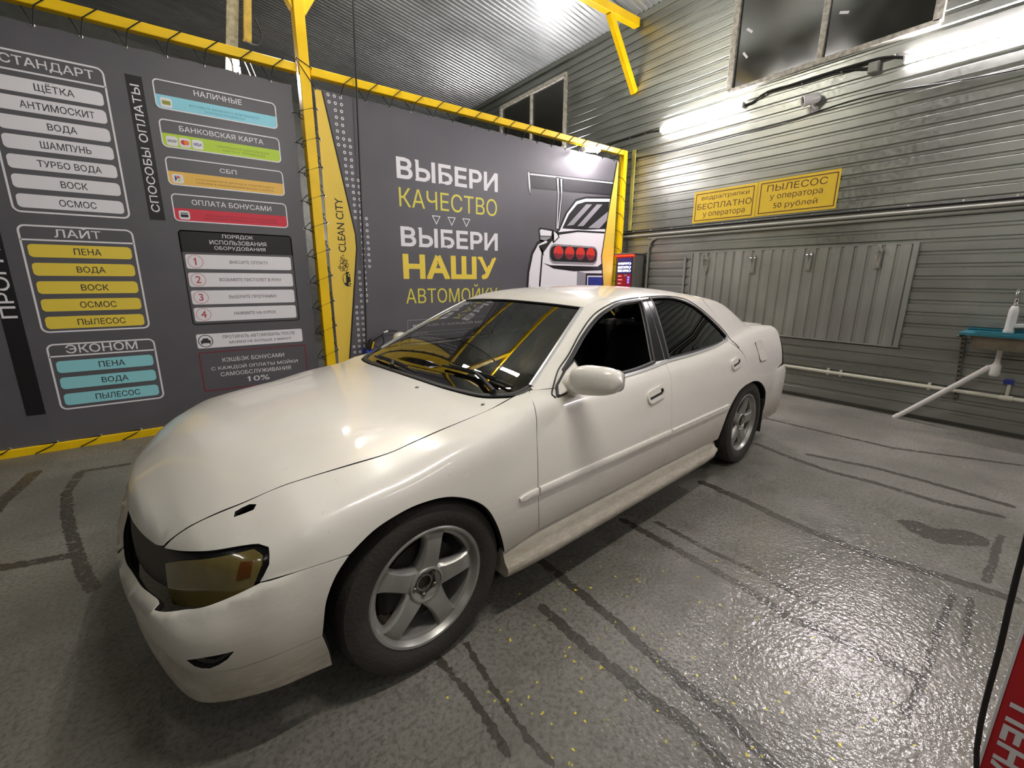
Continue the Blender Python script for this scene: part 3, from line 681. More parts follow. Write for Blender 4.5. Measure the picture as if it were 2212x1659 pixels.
# --- front wings
panel('fender', [gap_h, [gap_h[-1], (.55, .70, .893), gap_f[0]], gap_f, [gap_f[-1], arch_f[-1]], arch_f[:2:-1], [arch_f[3], (-.269, .863, .581)] if 0 else [arch_f[3], (-.39, .854, .588), (-.498, .822, .582)], [(-.498, .822, .582), (-.468, .816, .62), (-.461, .799, .660)], head_top],
      (-.18, .82, .55), paint, holes=[[[(-.503, .629, .693), (-.498, .620, .703), (-.462, .632, .718), (-.449, .644, .717), (-.458, .650, .707), (-.503, .629, .693)]]])
# --- doors
gapsail = [(.590, .711, .902), (.60, .728, .904)]
HND = {}
fd = panel('front_door', [gap_f, [gap_f[-1], gap_m[-1]], gap_m[::-1], belt_f[::-1] + [gap_f[0]]], (0, .95, .18), paint)
arch_rd = [p for p in arch_r if p[0] < 2.59]
rd = panel('rear_door', [gap_m, [gap_m[-1], arch_r[0]], arch_rd + [gap_r[-1]], gap_r[::-1], belt_r[::-1]], (0, .95, .18), paint)
def handle(s, z, parents, w=.165):
    for door, sgn in zip(parents, (1, -1)):
        q, n = on_surf([(s - w / 2, .9, z - .008), (s + w / 2, .9, z + .012)], (0, 1, 0), sm=False); c = q.mean(0); N = n.mean(0); N /= np.linalg.norm(N); T = q[1] - q[0]; T /= np.linalg.norm(T); B = np.cross(T, N); B *= np.sign(B[2])
        fn = lambda a, b, t: loc((c + T * a + B * b + N * t) * np.array([1, sgn, 1]))
        mb = MB(); ring2(rrect(-w / 2, w / 2, -.034, .034, .033), rrect(-w / 2 + .016, w / 2 - .014, -.016, .017, .012), fn, mb, -.006, .010)
        h = mb.build('door_handle', paint, door, 35)
        mb = MB(); mb.prism(rrect(-w / 2 + .012, w / 2 - .010, -.020, .020, .012), fn, -.004, .0015); mb.build('handle_recess', rubber, h)
        mb = MB(); mb.prism(rrect(-w / 2 + .020, w / 2 - .040, .001, .017, .006), fn, .002, .009); mb.build('handle_grip', paint, h)
        mb = MB(); mb.prism(circle(w / 2 - .022, .004, .007, None, 12), fn, 0, .008); mb.build('key_lock', trimb, h)
handle(1.377, .772, fd, .17); handle(2.412, .808, rd, .15)
# --- upper body sides: A pillar, roof rail, B pillar frame (door tops), cut for the windows
win_f = [[(.775, .736, .962), (.849, .713, 1.006), (1.000, .664, 1.096), (1.150, .628, 1.170), (1.27, .613, 1.209), (1.38, .602, 1.232), (1.581, .594, 1.243)], [(1.581, .594, 1.243), (1.535, .66, 1.13), (1.485, .735, 1.00), (1.462, .782, .926)], [(1.462, .782, .926), (1.25, .793, .912), (1.0, .785, .910), (.80, .77, .915)], [(.80, .77, .915), (.775, .736, .962)]]
win_r = [[(1.691, .588, 1.250), (1.80, .585, 1.252), (1.93, .59, 1.248), (2.086, .614, 1.218), (2.217, .648, 1.163), (2.35, .692, 1.072), (2.455, .732, .985), (2.462, .742, .966), (2.44, .75, .955)], [(2.44, .75, .955), (2.223, .772, .945), (1.933, .78, .934), (1.615, .784, .926)], [(1.615, .784, .926), (1.650, .69, 1.08), (1.691, .588, 1.250)]]
cp = [(2.425, .757, .957), (2.475, .735, .985), (2.50, .70, 1.05), (2.42, .655, 1.14), (2.36, .58, 1.20), (2.42, .475, 1.25)]
top_a = [ws_side, roof_side, cp[::-1], belt_r[::-1], belt_f[::-1] + [(.600, .703, .907)]]
pil = panel('roof_pillar', top_a, (-.05, .88, .5), paint, holes=[win_f, win_r], step=.022, back=False, depth=.02)
bp_f = [[(1.581, .594, 1.243), (1.634, .590, 1.247)], [(1.634, .59, 1.247), (1.60, .68, 1.10), (1.566, .785, .925)], [(1.566, .785, .925), (1.462, .782, .926)], [(1.462, .782, .926), (1.485, .735, 1.00), (1.535, .66, 1.13), (1.581, .594, 1.243)]]
bp_r = [[(1.638, .59, 1.247), (1.691, .588, 1.250)], [(1.691, .588, 1.25), (1.65, .69, 1.08), (1.615, .784, .926)], [(1.615, .784, .926), (1.570, .785, .925)], [(1.570, .785, .925), (1.604, .68, 1.10), (1.638, .59, 1.247)]]
panel('pillar_trim', bp_f, (0, .88, .45), trimb, push=.003, back=False, label='glossy black trim on the middle pillar'); panel('pillar_trim', bp_r, (0, .88, .45), trimb, push=.003, back=False, label='glossy black trim on the middle pillar')
panel('side_window', win_r, (0, .88, .45), tint_glass, inset=-.004, push=-.006, back=False, depth=.004, label='dark tinted rear side glass')
def loop_of(w): 
    P = smooth_path(w); return [tuple(p) for p in P] 
def seal(w, name, m, wd, h, ht=0): 
    P = loop_of(w); strip(name, P + [P[0]], (0, .88, .45), m, wd, h, push=ht, step=.03)
seal(win_f, 'window_seal', rubber, .020, .005); seal(win_r, 'window_seal', rubber, .016, .005)
strip('belt_moulding', [(.80, .80, .904)] + belt_f[2:], (0, .9, .3), bright, .017, .009, label='thin chrome strip along the door top'); strip('belt_moulding', belt_r + [(2.455, .745, .968), (2.47, .735, .985)], (0, .9, .3), bright, .015, .009, label='thin chrome strip along the door top')
strip('door_frame_seal', [(.66, .800, .872), (.655, .79, .885), (.683, .763, .906), (.754, .726, .966), (.850, .698, 1.02), (1.0, .645, 1.108), (1.15, .606, 1.184), (1.29, .588, 1.226), (1.42, .578, 1.248), (1.60, .572, 1.258)], (0, .88, .45), rubber, .007, .004)
strip('door_frame_seal', [(1.62, .572, 1.258), (1.85, .566, 1.262), (2.0, .575, 1.252), (2.12, .60, 1.226), (2.25, .640, 1.165), (2.39, .688, 1.072), (2.49, .725, .985), (2.495, .745, .945), (2.53, .795, .893)], (0, .88, .45), rubber, .005, .0035)
strip('windscreen_trim', [(.612, .698, .909), (.745, .658, .988), (.945, .591, 1.099), (1.160, .516, 1.212)], (-.4, .5, .75), bright, .024, .006, label='bright chrome strip up the windscreen edge')
# --- roof, screens
rw_top = [(2.42, .475, 1.25), (2.50, .40, 1.262), (2.57, .2, 1.27), (2.59, 0, 1.272)]
ws_top = [(1.166, .519, 1.212), (1.135, .40, 1.221), (1.105, .2, 1.231), (1.097, 0, 1.234)]
panel('roof', [ws_top[::-1][:-1] + ws_top[-1:] if 0 else mir(ws_top[::-1])[::-1] if 0 else [(p[0], -p[1], p[2]) for p in ws_top] + ws_top[::-1][1:], roof_side, rw_top + mir(rw_top)[1:], [(p[0], -p[1], p[2]) for p in roof_side[::-1]]], (0, 0, 1), paint, both=False, step=.036)
ws_in = [(.600, .703, .907), (.543, .690, .888), (.490, .650, .882), (.432, .566, .880), (.388, .366, .885), (.368, .12, .890), (.366, 0, .891)]
wsg = panel('windscreen', [ws_in + mir(ws_in)[1:], [(p[0], -p[1], p[2]) for p in ws_side], [(p[0], -p[1], p[2]) for p in ws_top] + ws_top[::-1][1:], ws_side[::-1]], (-.5, 0, .86), screen_glass, both=False, back=False, depth=.004, push=-.004, step=.032)
band = [(.600, .703, .907), (.543, .690, .888), (.490, .650, .882), (.432, .566, .880), (.388, .366, .885), (.368, .12, .890), (.366, 0, .891)]
strip('windscreen_seal', band + mir(band)[1:], (-.4, 0, .9), rubber, .028, .006, both=False); strip('windscreen_seal', [(p[0], -p[1], p[2]) for p in ws_top] + ws_top[::-1][1:], (-.4, 0, .9), rubber, .010, .004, both=False)
rw_bot = [(3.02, .575, 1.01), (3.07, .40, 1.018), (3.11, .2, 1.02), (3.115, 0, 1.02)]
rw_side = [(2.42, .475, 1.25), (2.62, .505, 1.20), (2.82, .54, 1.115), (3.02, .575, 1.01)]
panel('rear_screen', [rw_top + mir(rw_top)[1:], [(p[0], -p[1], p[2]) for p in rw_side], neg(rw_bot) + rw_bot[::-1][1:], rw_side[::-1]], (.5, 0, .86), tint_glass, both=False, back=False, depth=.004, push=-.003, step=.036)
# --- quarter panels, boot
deck = [(3.02, .575, 1.01), (3.12, .60, .995), (3.30, .62, .985), (3.42, .63, .968), (3.52, .60, .93)]
tl_f = [(3.52, .60, .93), (3.47, .72, .905), (3.44, .765, .83), (3.43, .79, .74), (3.42, .81, .668)]
bump_r = [(3.42, .81, .668), (3.25, .85, .655), (3.12, .853, .60), (3.05, .853, .50)]
ar2 = [p for p in arch_r if 2.59 < p[0] < 3.06]
panel('quarter_panel', [[(2.425, .757, .957)] + gap_r[1:], [gap_r[-1]] + ar2 + [bump_r[-1]], bump_r[::-1], tl_f[::-1], deck[::-1], rw_side[::-1], cp[::-1]], (.22, .84, .5), paint)
q, n = on_surf([(2.90, .85, .845), (2.96, .85, .845)], (0, 1, .2), sm=False); c = q.mean(0); N = n.mean(0); T = q[1] - q[0]; T /= np.linalg.norm(T); B = np.cross(T, N); B *= np.sign(B[2])
mb = MB(); mb.prism(rrect(-.075, .075, -.075, .075, .018), lambda a, b, t: loc(c + T * (a + b * -.15) + B * b + N * t), -.02, .0035)
mb2 = MB(); mb2.prism(rrect(-.0765, .0765, -.0765, .0765, .02), lambda a, b, t: loc(c + T * (a + b * -.15) + B * b + N * t), -.02, .0020)
fl = mb2.build('fuel_flap', mat('flap_gap', '6e695f', .6), car); mb.build('flap_lid', paint, fl)
boot_b = [(3.52, .60, .93), (3.60, .50, .90), (3.66, .3, .885), (3.67, 0, .88)]
panel('trunk_lid', [deck, boot_b + mir(boot_b)[1:], [(p[0], -p[1], p[2]) for p in deck[::-1]], neg(rw_bot) + rw_bot[::-1][1:]], (.12, 0, 1), paint, both=False, step=.04)
lamp_red = mat('tail_lamp_red', (.06, .004, .005), .12); low_t = [(3.42, .81, .668), (3.55, .72, .668), (3.62, .58, .668), (3.68, .35, .668), (3.71, 0, .668)]
panel('tail_panel', [[tl_f[0]] + boot_b[1:], [boot_b[-1], low_t[-1]], low_t[::-1], tl_f[::-1]], (.75, .66, 0), lamp_red, label='dark red full-width tail lamps', step=.04)
rb_low = [(3.10, .83, .235), (3.40, .82, .235), (3.56, .70, .235), (3.66, .45, .235), (3.70, 0, .235)]
panel('rear_bumper', [bump_r[::-1], low_t, [low_t[-1], rb_low[-1]], rb_low[::-1], [rb_low[0], (3.105, .84, .30), (3.10, .845, .38), (3.068, .852, .47), (3.05, .853, .50)]], (.6, .8, 0), paint, step=.04)
# --- nose: lamps, grille, bumper with fog slot, lip
LEDGE[0] = -.10      # lamps and grille run down behind the bumper edge
lens_m = mat('yellowed_lamp_lens', '75683a', .14, 0, .3, 9, Coat_Weight=1.0, Coat_Roughness=.06, Specular_IOR_Level=.4)
hl = panel('headlight', [head_top, [head_top[-1], (-.680, .52, .53), head_bot[-1]], head_bot[::-1], [head_bot[0], (-.468, .816, .62), head_top[0]]], (-.6, .8, .1), trimb, push=-.008, step=.02)
def shrink(L, a, b):
    return [tuple(np.array(p) + (np.array(q) - np.array(p)) * a + np.array((0, 0, b))) for p, q in L]
for o_, sg in zip(hl, (1, -1)):
    lens = [[(-.482, .795, .651), (-.490, .778, .656), (-.515, .752, .648), (-.599, .640, .607), (-.640, .560, .578), (-.670, .494, .548)], [(-.670, .494, .548), (-.682, .525, .48), (-.688, .564, .438)], [(-.688, .564, .438), (-.645, .676, .474), (-.573, .768, .524), (-.508, .814, .573)], [(-.508, .814, .573), (-.484, .814, .625), (-.479, .805, .645), (-.482, .795, .651)]]
    if sg == 1: LENS = panel('lens', lens, (-.6, .8, .1), lens_m, parent=None, push=.002, step=.02, back=False, label='yellowed clouded lens')
    LENS[0 if sg == 1 else 1].parent = o_
    amb = [[(-.497, .796, .634), (-.520, .772, .630)], [(-.520, .772, .630), (-.540, .782, .586)], [(-.540, .782, .586), (-.512, .806, .598)], [(-.512, .806, .598), (-.497, .796, .634)]]
    if sg == 1: AMB = panel('turn_signal', amb, (-.6, .8, .1), mat('amber_lens', '5c3512', .2), parent=None, push=.0035, step=.02, back=False, inset=0.0, depth=.002, label='amber corner lamp')
    AMB[0 if sg == 1 else 1].parent = o_
grille_m = mat('dark_grille_mesh', '4a453e', .55, 0, .3, 30, .5, 300)
panel('grille', [nose_top, mir(nose_top)[1:] if 0 else [(p[0], -p[1], p[2]) for p in nose_top[::-1]], [(-.669, -.469, .583), (-.680, -.52, .53), (-.688, -.564, .480)], [(p[0], -p[1], p[2]) for p in nose_bot] + nose_bot[::-1][1:], [(-.688, .564, .480), (-.680, .52, .53), (-.669, .469, .583)]], (-1, 0, .1), grille_m, both=False, push=-.012, step=.03, label='dusty dark grille band across the nose')
LEDGE[0] = 0.0
seam = [(-.363, .844, .347), (-.48, .835, .353), (-.568, .806, .347), (-.612, .786, .350), (-.648, .760, .354), (-.70, .62, .345), (-.74, .4, .325), (-.76, .2, .315), (-.766, 0, .312)]
bot = [(-.345, .83, .214), (-.48, .815, .228), (-.57, .785, .234), (-.64, .735, .238), (-.70, .58, .232), (-.74, .38, .222), (-.76, .2, .216), (-.766, 0, .214)]
fog = [[(-.668, .745, .394), (-.634, .777, .404), (-.575, .810, .407)], [(-.575, .810, .407), (-.589, .802, .387), (-.626, .779, .366), (-.655, .757, .376), (-.668, .745, .394)]]
panel('front_bumper', [[arch_f[3], (-.39, .854, .588), (-.498, .822, .582)], head_bot, nose_bot[:-1] + [(-.77, -.004, .399)], [(-.77, -.004, .399), (-.766, -.004, .312)], [(-.766, -.004, .312)] + seam[::-1][1:], [seam[0]] + arch_f[:4]], (-.66, .75, .05), paint, holes=[fog], step=.022, inset=.0018)
panel('front_lip', [seam[:-1] + [(-.766, -.004, .312)], [(-.766, -.004, .312), (-.766, -.004, .214)], [(-.766, -.004, .214)] + bot[::-1][1:], [bot[0], (-.352, .84, .28), seam[0]]], (-.66, .75, .0), paint, step=.024, inset=.0015)
# --- side skirts, side mouldings
for sgn in (1, -1):
    mb = MB(); prof0 = [(.848, .335), (.859, .318), (.865, .294), (.873, .270), (.887, .256), (.893, .244), (.889, .218), (.872, .207), (.78, .207)]
    ss = [.325, .35, .42, .55, .9, 1.3, 1.7, 2.0, 2.14, 2.19, 2.212]; n = len(prof0); vs = []
    for s in ss:
        e = smooth(2.10, 2.22, s); f = 1 - smooth(.325, .5, s); wy = (fW(s) - .880) * .8
        vs += [loc((s, sgn * (y + wy - .012 * f - e * .02), z + e * (.262 - z) * .35 + (.0 if z > .3 else 0))) for y, z in prof0]
    mb.add(vs, [(i * n + k, i * n + k + 1, (i + 1) * n + k + 1, (i + 1) * n + k) for i in range(len(ss) - 1) for k in range(n - 1)] + [tuple(range(n)), tuple(range((len(ss) - 1) * n, len(ss) * n))])
    mb.build('side_skirt', paint, car, 50)
strip('side_moulding', [(.386, .875, .528), (.44, .875, .528), (.486, .875, .528)], (0, 1, 0), paint, .036, .009, taper='start')
strip('side_moulding', [(.496, .875, .528), (.8, .877, .529), (1.2, .877, .530), (1.531, .876, .531)], (0, 1, 0), paint, .038, .009)
strip('side_moulding', [(1.545, .876, .532), (1.9, .876, .534), (2.31, .875, .537)], (0, 1, 0), paint, .034, .009, taper='end')
# --- door mirrors
for sgn in (1, -1):
    mt = MB(); vs = []
    base = [(.672, .795, .878), (.80, .806, .897), (.868, .782, .925), (.850, .730, 1.000), (.775, .742, .965), (.70, .765, .915)]
    mb = MB(); P = np.array(base); c = P.mean(0); top = c + (P - c) * .72 + np.array([0, .028, 0]); k = len(P)
    mb.add([loc(p * np.array([1, sgn, 1])) for p in list(P + np.array([0, .004, 0])) + list(top)], [tuple(range(k, 2 * k))] + [(i, (i + 1) % k, (i + 1) % k + k, i + k) for i in range(k)])
    sail = mb.build('door_mirror', paint, car, 30)
    mb = MB(); nu, nv = 14, 24; C = np.array([.750, .938, .957]) if sgn == 1 else np.array([.85, .875, .920]); vs = []
    for i in range(nu + 1):
        u = -1 + 2 * i / nu; yy = u * .102
        rr = (1 - abs(u) ** 3.2) ** (1 / 2.4) if abs(u) < 1 else 0
        rz = .061 * rr * (1 - .10 * u) if u > -1 else 0; rs = .062 * rr
        for j in range(nv):
            a = 2 * math.pi * j / nv; ca, sa = math.cos(a), math.sin(a); q = 2 / 2.7
            ps = math.copysign(abs(ca) ** q, ca) * rs; pz = math.copysign(abs(sa) ** q, sa) * rz
            if ps > 0: ps *= .62
            vs.append(loc((C + np.array([ps + .035 * u, yy, pz + .004 * u])) * np.array([1, sgn, 1])))
    mb.add(vs, [(i * nv + j, i * nv + (j + 1) % nv, (i + 1) * nv + (j + 1) % nv, (i + 1) * nv + j) for i in range(nu) for j in range(nv)])
    m0 = np.array([.765, .79, .905]); m2 = C + np.array([0, -.045, -.012]); S1 = np.array([1, sgn, 1]); mb.tube([loc(m0 * S1), loc((m0 + m2) / 2 * S1), loc(m2 * S1)], [.05, .042, .045], 14)
    mb.build('mirror_housing', paint, sail, 60)
    mb = MB(); mb.prism(rrect(-.085, .085, -.048, .046, .03), lambda a, b, t: loc((C + np.array([.046 + .035 * a / .112 + t, a, b])) * np.array([1, sgn, 1])), -.002, .002); mb.build('mirror_glass', mat('mirror_glass', (.8, .8, .8), .03, 1.0), sail)
    mb = MB(); mb.tube([loc(p * np.array([1, sgn, 1])) for p in list(P + np.array([0, .004, 0])) + [P[0] + np.array([0, .004, 0])]], .006, 6); mb.build('mirror_gasket', rubber, sail)
# --- wipers
for (a, b, piv) in (((.445, -.46, .92), (.395, .12, .90), (.375, -.10, .897)), ((.50, .20, .93), (.545, .655, .905), (.47, .62, .885))):
    P, N = on_surf([a, tuple((np.array(a) + np.array(b)) / 2), b], (-.4, 0, .9), push=.012); mb = MB()
    mb.tube([loc(p) for p in P], .006, 6); mb.tube([loc(p + n * .014) for p, n in zip(P, N)][len(P) // 5: -len(P) // 5], .005, 6)
    mid = P[len(P) // 2] + N[len(P) // 2] * .016; Q, Nq = on_surf([piv, tuple(np.array(piv) + .001)], (-.4, 0, .9), sm=False); mb.tube([loc(mid), loc((mid + Q[0]) / 2 + np.array([0, 0, .014])), loc(Q[0] + Nq[0] * .016)], [.007, .009, .012], 8)
    mb.build('wiper', rubber, car, 50)
# --- under-structure that closes the body
mb = MB(); mb.bbox(-.55, 3.45, -.74, .74, .20, .30, .03); mb.bbox(.36, 2.22, -.80, .80, .22, .36, .03); mb.build('floor_pan', black, car)
mb = MB()
mb.bbox(.33, .37, -.72, .72, .3, .80, .01); mb.bbox(2.78, 2.82, -.66, .66, .3, .90, .01); mb.bbox(-.50, -.46, -.60, .60, .25, .62, .01); mb.build('bulkhead', black, car)
for s0, r, nm in ((-.02, .362, 'front'), (2.69, .385, 'rear')):
    for sgn in (1, -1):
        mb = MB(); n = 18; vs = []
        for k in range(n + 1):
            a = math.radians(-14 + 208 * k / n); ca, sa = math.cos(a), math.sin(a)
            sc = 1 if nm == 'front' else .90
            for y, rr in ((.80, r + .004), (.80, r + .02), (.50, r + .012), (.50, .05)): vs.append(loc((s0 + rr * ca, sgn * y, max(.20, .31 + rr * sa * sc))))
        mb.add(vs, [(4 * k + j, 4 * k + j + 1, 4 * k + 5 + j, 4 * k + 4 + j) for k in range(n) for j in range(3)]); mb.build('wheel_arch_liner', black, car)
# --- cabin
mb = MB(); vs = []
prof = [(.50, .80), (.56, .872), (.70, .885), (.86, .875), (.98, .83), (1.02, .70), (.95, .50)]
for y in np.linspace(-.70, .70, 15):
    hump = .025 * math.exp(-((y + .36) / .2) ** 2)
    vs += [loc((s + .05 * y * y, y, z + (hump if .6 < s < .99 and z > .8 else 0))) for s, z in prof]
k = len(prof); mb.add(vs, [(i * k + j, i * k + j + 1, (i + 1) * k + j + 1, (i + 1) * k + j) for i in range(14) for j in range(k - 1)]); mb.build('dashboard', cabin, car, 50)
mb = MB(); M = Matrix.Translation(loc((1.10, -.36, .86))) @ Matrix.Rotation(math.radians(-65), 4, 'Y'); ringp = [M @ Vector((.185 * math.cos(t), .185 * math.sin(t), 0)) for t in np.linspace(0, 2 * math.pi, 33)[:-1]]
mb.tube(ringp, .014, 8, closed=True)
for t in (.3, 2.84, -1.57): mb.tube([M @ Vector((.18 * math.cos(t), .18 * math.sin(t), 0)), M @ Vector((0, 0, -.03))], .014, 6)
mb.tube([M @ Vector((0, 0, -.01)), M @ Vector((0, 0, -.2))], [.06, .03], 10); mb.build('steering_wheel', cabin, car, 50)
for y in (.36, -.36):
    mb = MB(); mb.bbox(1.35, 1.88, -y - .25, -y + .25, .38, .56, .06); Mx = Matrix.Translation(loc((1.84, y, .52))) @ Matrix.Rotation(math.radians(20), 4, 'Y'); mb.bbox(-.07, .09, -.25, .25, 0, .56, .06, None, Mx); mb.bbox(-.05, .07, -.13, .13, .59, .76, .05, None, Mx); mb.build('front_seat', seatm, car, 40)
mb = MB(); mb.bbox(2.2, 2.7, -.62, .62, .38, .58, .07); Mx = Matrix.Translation(loc((2.62, 0, .52))) @ Matrix.Rotation(math.radians(22), 4, 'Y'); mb.bbox(-.07, .09, -.62, .62, 0, .50, .06, None, Mx); mb.build('rear_seat', seatm, car, 40)
mb = MB(); mb.bbox(2.78, 3.12, -.62, .62, .96, .985, .01); mb.build('parcel_shelf', cabin, car)
mb = MB(); mb.bbox(1.16, 1.20, -.10, .10, 1.125, 1.18, .02); mb.tube([(1.18, 0, 1.16), (1.15, 0, 1.215)], .008, 8); mb.build('rear_view_mirror', cabin, car)
# headlining
gx = np.linspace(1.25, 2.45, 13); gy = np.linspace(-.50, .50, 11); vs = [loc((s, y, float(fzr(s) - .17 * y * y - .035))) for s in gx for y in gy]; mb = MB(); mb.add(vs, [(i * 11 + j, i * 11 + j + 1, (i + 1) * 11 + j + 1, (i + 1) * 11 + j) for i in range(12) for j in range(10)]); mb.build('headlining', cabin, car, 50)
# --- wheels
def wheel(s, sgn):
    M = Matrix(((0, 0, 0, 0),) * 4)
    # local: x = rearwards, z up, axis toward the outside
    def T(x, z, o): return loc((s + x, sgn * (.835 + o), .316 + z))
    R, rr = .316, .217
    prof = [(rr - .012, -.185), (rr + .012, -.192), (R - .05, -.202), (R - .015, -.190), (R - .003, -.165), (R, -.12), (R, -.05), (R - .003, -.018), (R - .014, .004), (R - .04, .014), (R - .065, .013), (rr + .014, .006), (rr + .004, -.001), (rr - .008, -.004)]
    n = 56; mb = MB(); vs = []
    for r, o in prof:
        for k in range(n):
            a = 2 * math.pi * k / n; rx = r
            vs.append(T(rx * math.cos(a), rx * math.sin(a) if rx * math.sin(a) > -.3135 else -.3135, o))
    mb.add(vs, [(i * n + k, i * n + (k + 1) % n, (i + 1) * n + (k + 1) % n, (i + 1) * n + k) for i in range(len(prof) - 1) for k in range(n)])
    w = mb.build('wheel', tyre_m, car, 40)
    mb = MB(); vs = []
    prof = [(rr + .006, -.010), (rr + .006, -.001), (rr, .003), (rr - .008, .001), (rr - .013, -.008), (rr - .018, -.020), (rr - .030, -.026), (rr - .034, -.05), (rr - .036, -.17)]
    for r, o in prof: vs += [T(r * math.cos(2 * math.pi * k / n), r * math.sin(2 * math.pi * k / n), o) for k in range(n)]
    mb.add(vs, [(i * n + k, i * n + (k + 1) % n, (i + 1) * n + (k + 1) % n, (i + 1) * n + k) for i in range(len(prof) - 1) for k in range(n)])
    # five flat-faced spokes, flaring into the hub and the rim
    ang0 = math.radians(-12)
    for q in range(5):
        a = ang0 + 2 * math.pi * q / 5 + math.pi / 2; ca, sa = math.cos(a), math.sin(a); ring = []
        for r, hw, zt, tk in ((.040, .046, -.030, .05), (.062, .045, -.020, .045), (.085, .040, -.014, .04), (.115, .0365, -.010, .035), (.145, .036, -.009, .03), (.172, .038, -.011, .03), (.190, .048, -.017, .03), (.200, .060, -.024, .03)):
            sec = [(-hw, zt - tk), (-hw, zt - .012), (-hw * .78, zt - .001), (0, zt + .001), (hw * .78, zt - .001), (hw, zt - .012), (hw, zt - tk)]
            ring.append([T(r * ca - t * sa, r * sa + t * ca, o) for t, o in sec])
        k = 7; o0 = len(mb.v); mb.add([p for rg in ring for p in rg], [(i * k + j, i * k + j + 1, (i + 1) * k + j + 1, (i + 1) * k + j) for i in range(len(ring) - 1) for j in range(k - 1)])
    hp = [(.068, -.055), (.068, -.022), (.064, -.015), (.059, -.014), (.056, -.024), (.055, -.040), (.034, -.041), (.030, -.034), (.026, -.034)]
    vs = []
    for r, o in hp: vs += [T(r * math.cos(2 * math.pi * kk / 32), r * math.sin(2 * math.pi * kk / 32), o) for kk in range(32)]
    mb.add(vs, [(i * 32 + kk, i * 32 + (kk + 1) % 32, (i + 1) * 32 + (kk + 1) % 32, (i + 1) * 32 + kk) for i in range(len(hp) - 1) for kk in range(32)])
    mb.build('rim', alloy, w, 38)
    mb = MB(); vs = []
    for r, o in ((.029, -.05), (.029, -.036), (.024, -.037), (.022, -.046), (.001, -.048)): vs += [T(r * math.cos(2 * math.pi * kk / 24), r * math.sin(2 * math.pi * kk / 24), o) for kk in range(24)]
    mb.add(vs, [(i * 24 + kk, i * 24 + (kk + 1) % 24, (i + 1) * 24 + (kk + 1) % 24, (i + 1) * 24 + kk) for i in range(4) for kk in range(24)]); mb.build('hub_bore', mat('rusty_hub', '3a3024', .7), w, 40)
    for q in range(5):
        a = ang0 + 2 * math.pi * q / 5 + math.pi / 2 + .63; x, z = .043 * math.cos(a), .043 * math.sin(a); mb = MB(); vs = []
        for r, o in ((.0095, -.045), (.0095, -.027), (.006, -.023), (.0005, -.022)): vs += [T(x + r * math.cos(2 * math.pi * kk / 6), z + r * math.sin(2 * math.pi * kk / 6), o) for kk in range(6)]
        mb.add(vs, [(i * 6 + kk, i * 6 + (kk + 1) % 6, (i + 1) * 6 + (kk + 1) % 6, (i + 1) * 6 + kk) for i in range(3) for kk in range(6)]); mb.build('lug_nut', mat('lug_nut_steel', '6f6a60', .45, .8), w)
    mb = MB(); vs = []
    for r, o in ((.05, -.06), (.145, -.062), (.147, -.085), (.05, -.09)): vs += [T(r * math.cos(2 * math.pi * kk / 40), r * math.sin(2 * math.pi * kk / 40), o) for kk in range(40)]
    mb.add(vs, [(i * 40 + kk, i * 40 + (kk + 1) % 40, (i + 1) * 40 + (kk + 1) % 40, (i + 1) * 40 + kk) for i in range(3) for kk in range(40)])
    mb.bbox(s - .16, s - .04, min(-sgn * .70, -sgn * .79), max(-sgn * .70, -sgn * .79), .24, .40, .02)
    mb.build('brake_disc', brake, w, 40)
for s in (0, 2.73):
    for sgn in (1, -1): wheel(s, sgn)
mb = MB(); mb.bbox(3.06, 3.07, -.85, -.70, .17, .44, .004); mb.build('mud_flap', rubber, car)
mb = MB(); mb.bbox(3.06, 3.07, .70, .85, .17, .44, .004); mb.build('mud_flap', rubber, car)
# ---------------------------------------------------------------- yellow steel frame
fr = empty('steel_frame', (1.18, YB, 0)); tag(fr, 'yellow painted steel frame with posts and beams holding both grey banners', 'frame')
def off(p): return Vector(p) - Vector((1.18, YB, 0))
def fbar(name, p, q, w, h, upv=(0, 1, 0), lab=None):
    m = MB(); m.bar(off(p), off(q), w, h, upv, b=.004); o = m.build(name, yellow, fr)
    if lab: o['label'] = lab
    return o
fbar('post', (1.18, YB, 0), (1.18, YB, 4.93), .118, .09, (1, 0, 0), 'thick yellow post between the two banners')
fbar('post', (5.655, YB, 0), (5.655, YB, 3.23), .09, .08, (1, 0, 0), 'thin yellow corner post by the ribbed wall')
fbar('post', (-1.62, YB, 0), (-1.62, YB, 4.93), .11, .09, (1, 0, 0))
fbar('top_beam', (-1.57, YB, 3.20), (1.121, YB, 3.20), .072, .07, (0, 1, 0)); fbar('top_beam', (1.239, YB, 3.20), (5.70, YB, 3.20), .072, .07, (0, 1, 0))
fbar('bottom_beam', (-1.57, YB, .024), (1.121, YB, .024), .075, .048, (0, 1, 0)); fbar('bottom_beam', (1.239, YB, .024), (5.61, YB, .024), .075, .048, (0, 1, 0))
m = MB(); m.bar(off((-1.67, YB + .02, 4.93)), off((5.8, YB + .02, 4.93)), .11, .10, (0, 1, 0)); m.build('roof_beam', yellow, fr)
fbar('knee_brace', (5.835, YB + .02, 4.05), (5.22, YB + .02, 4.88), .085, .08, (0, 1, 0))
fbar('knee_brace', (1.20, YB, 3.66), (1.95, YB, 4.86), .085, .08, (0, 1, 0)); fbar('knee_brace', (1.16, YB, 3.68), (.45, YB, 4.86), .085, .08, (0, 1, 0))
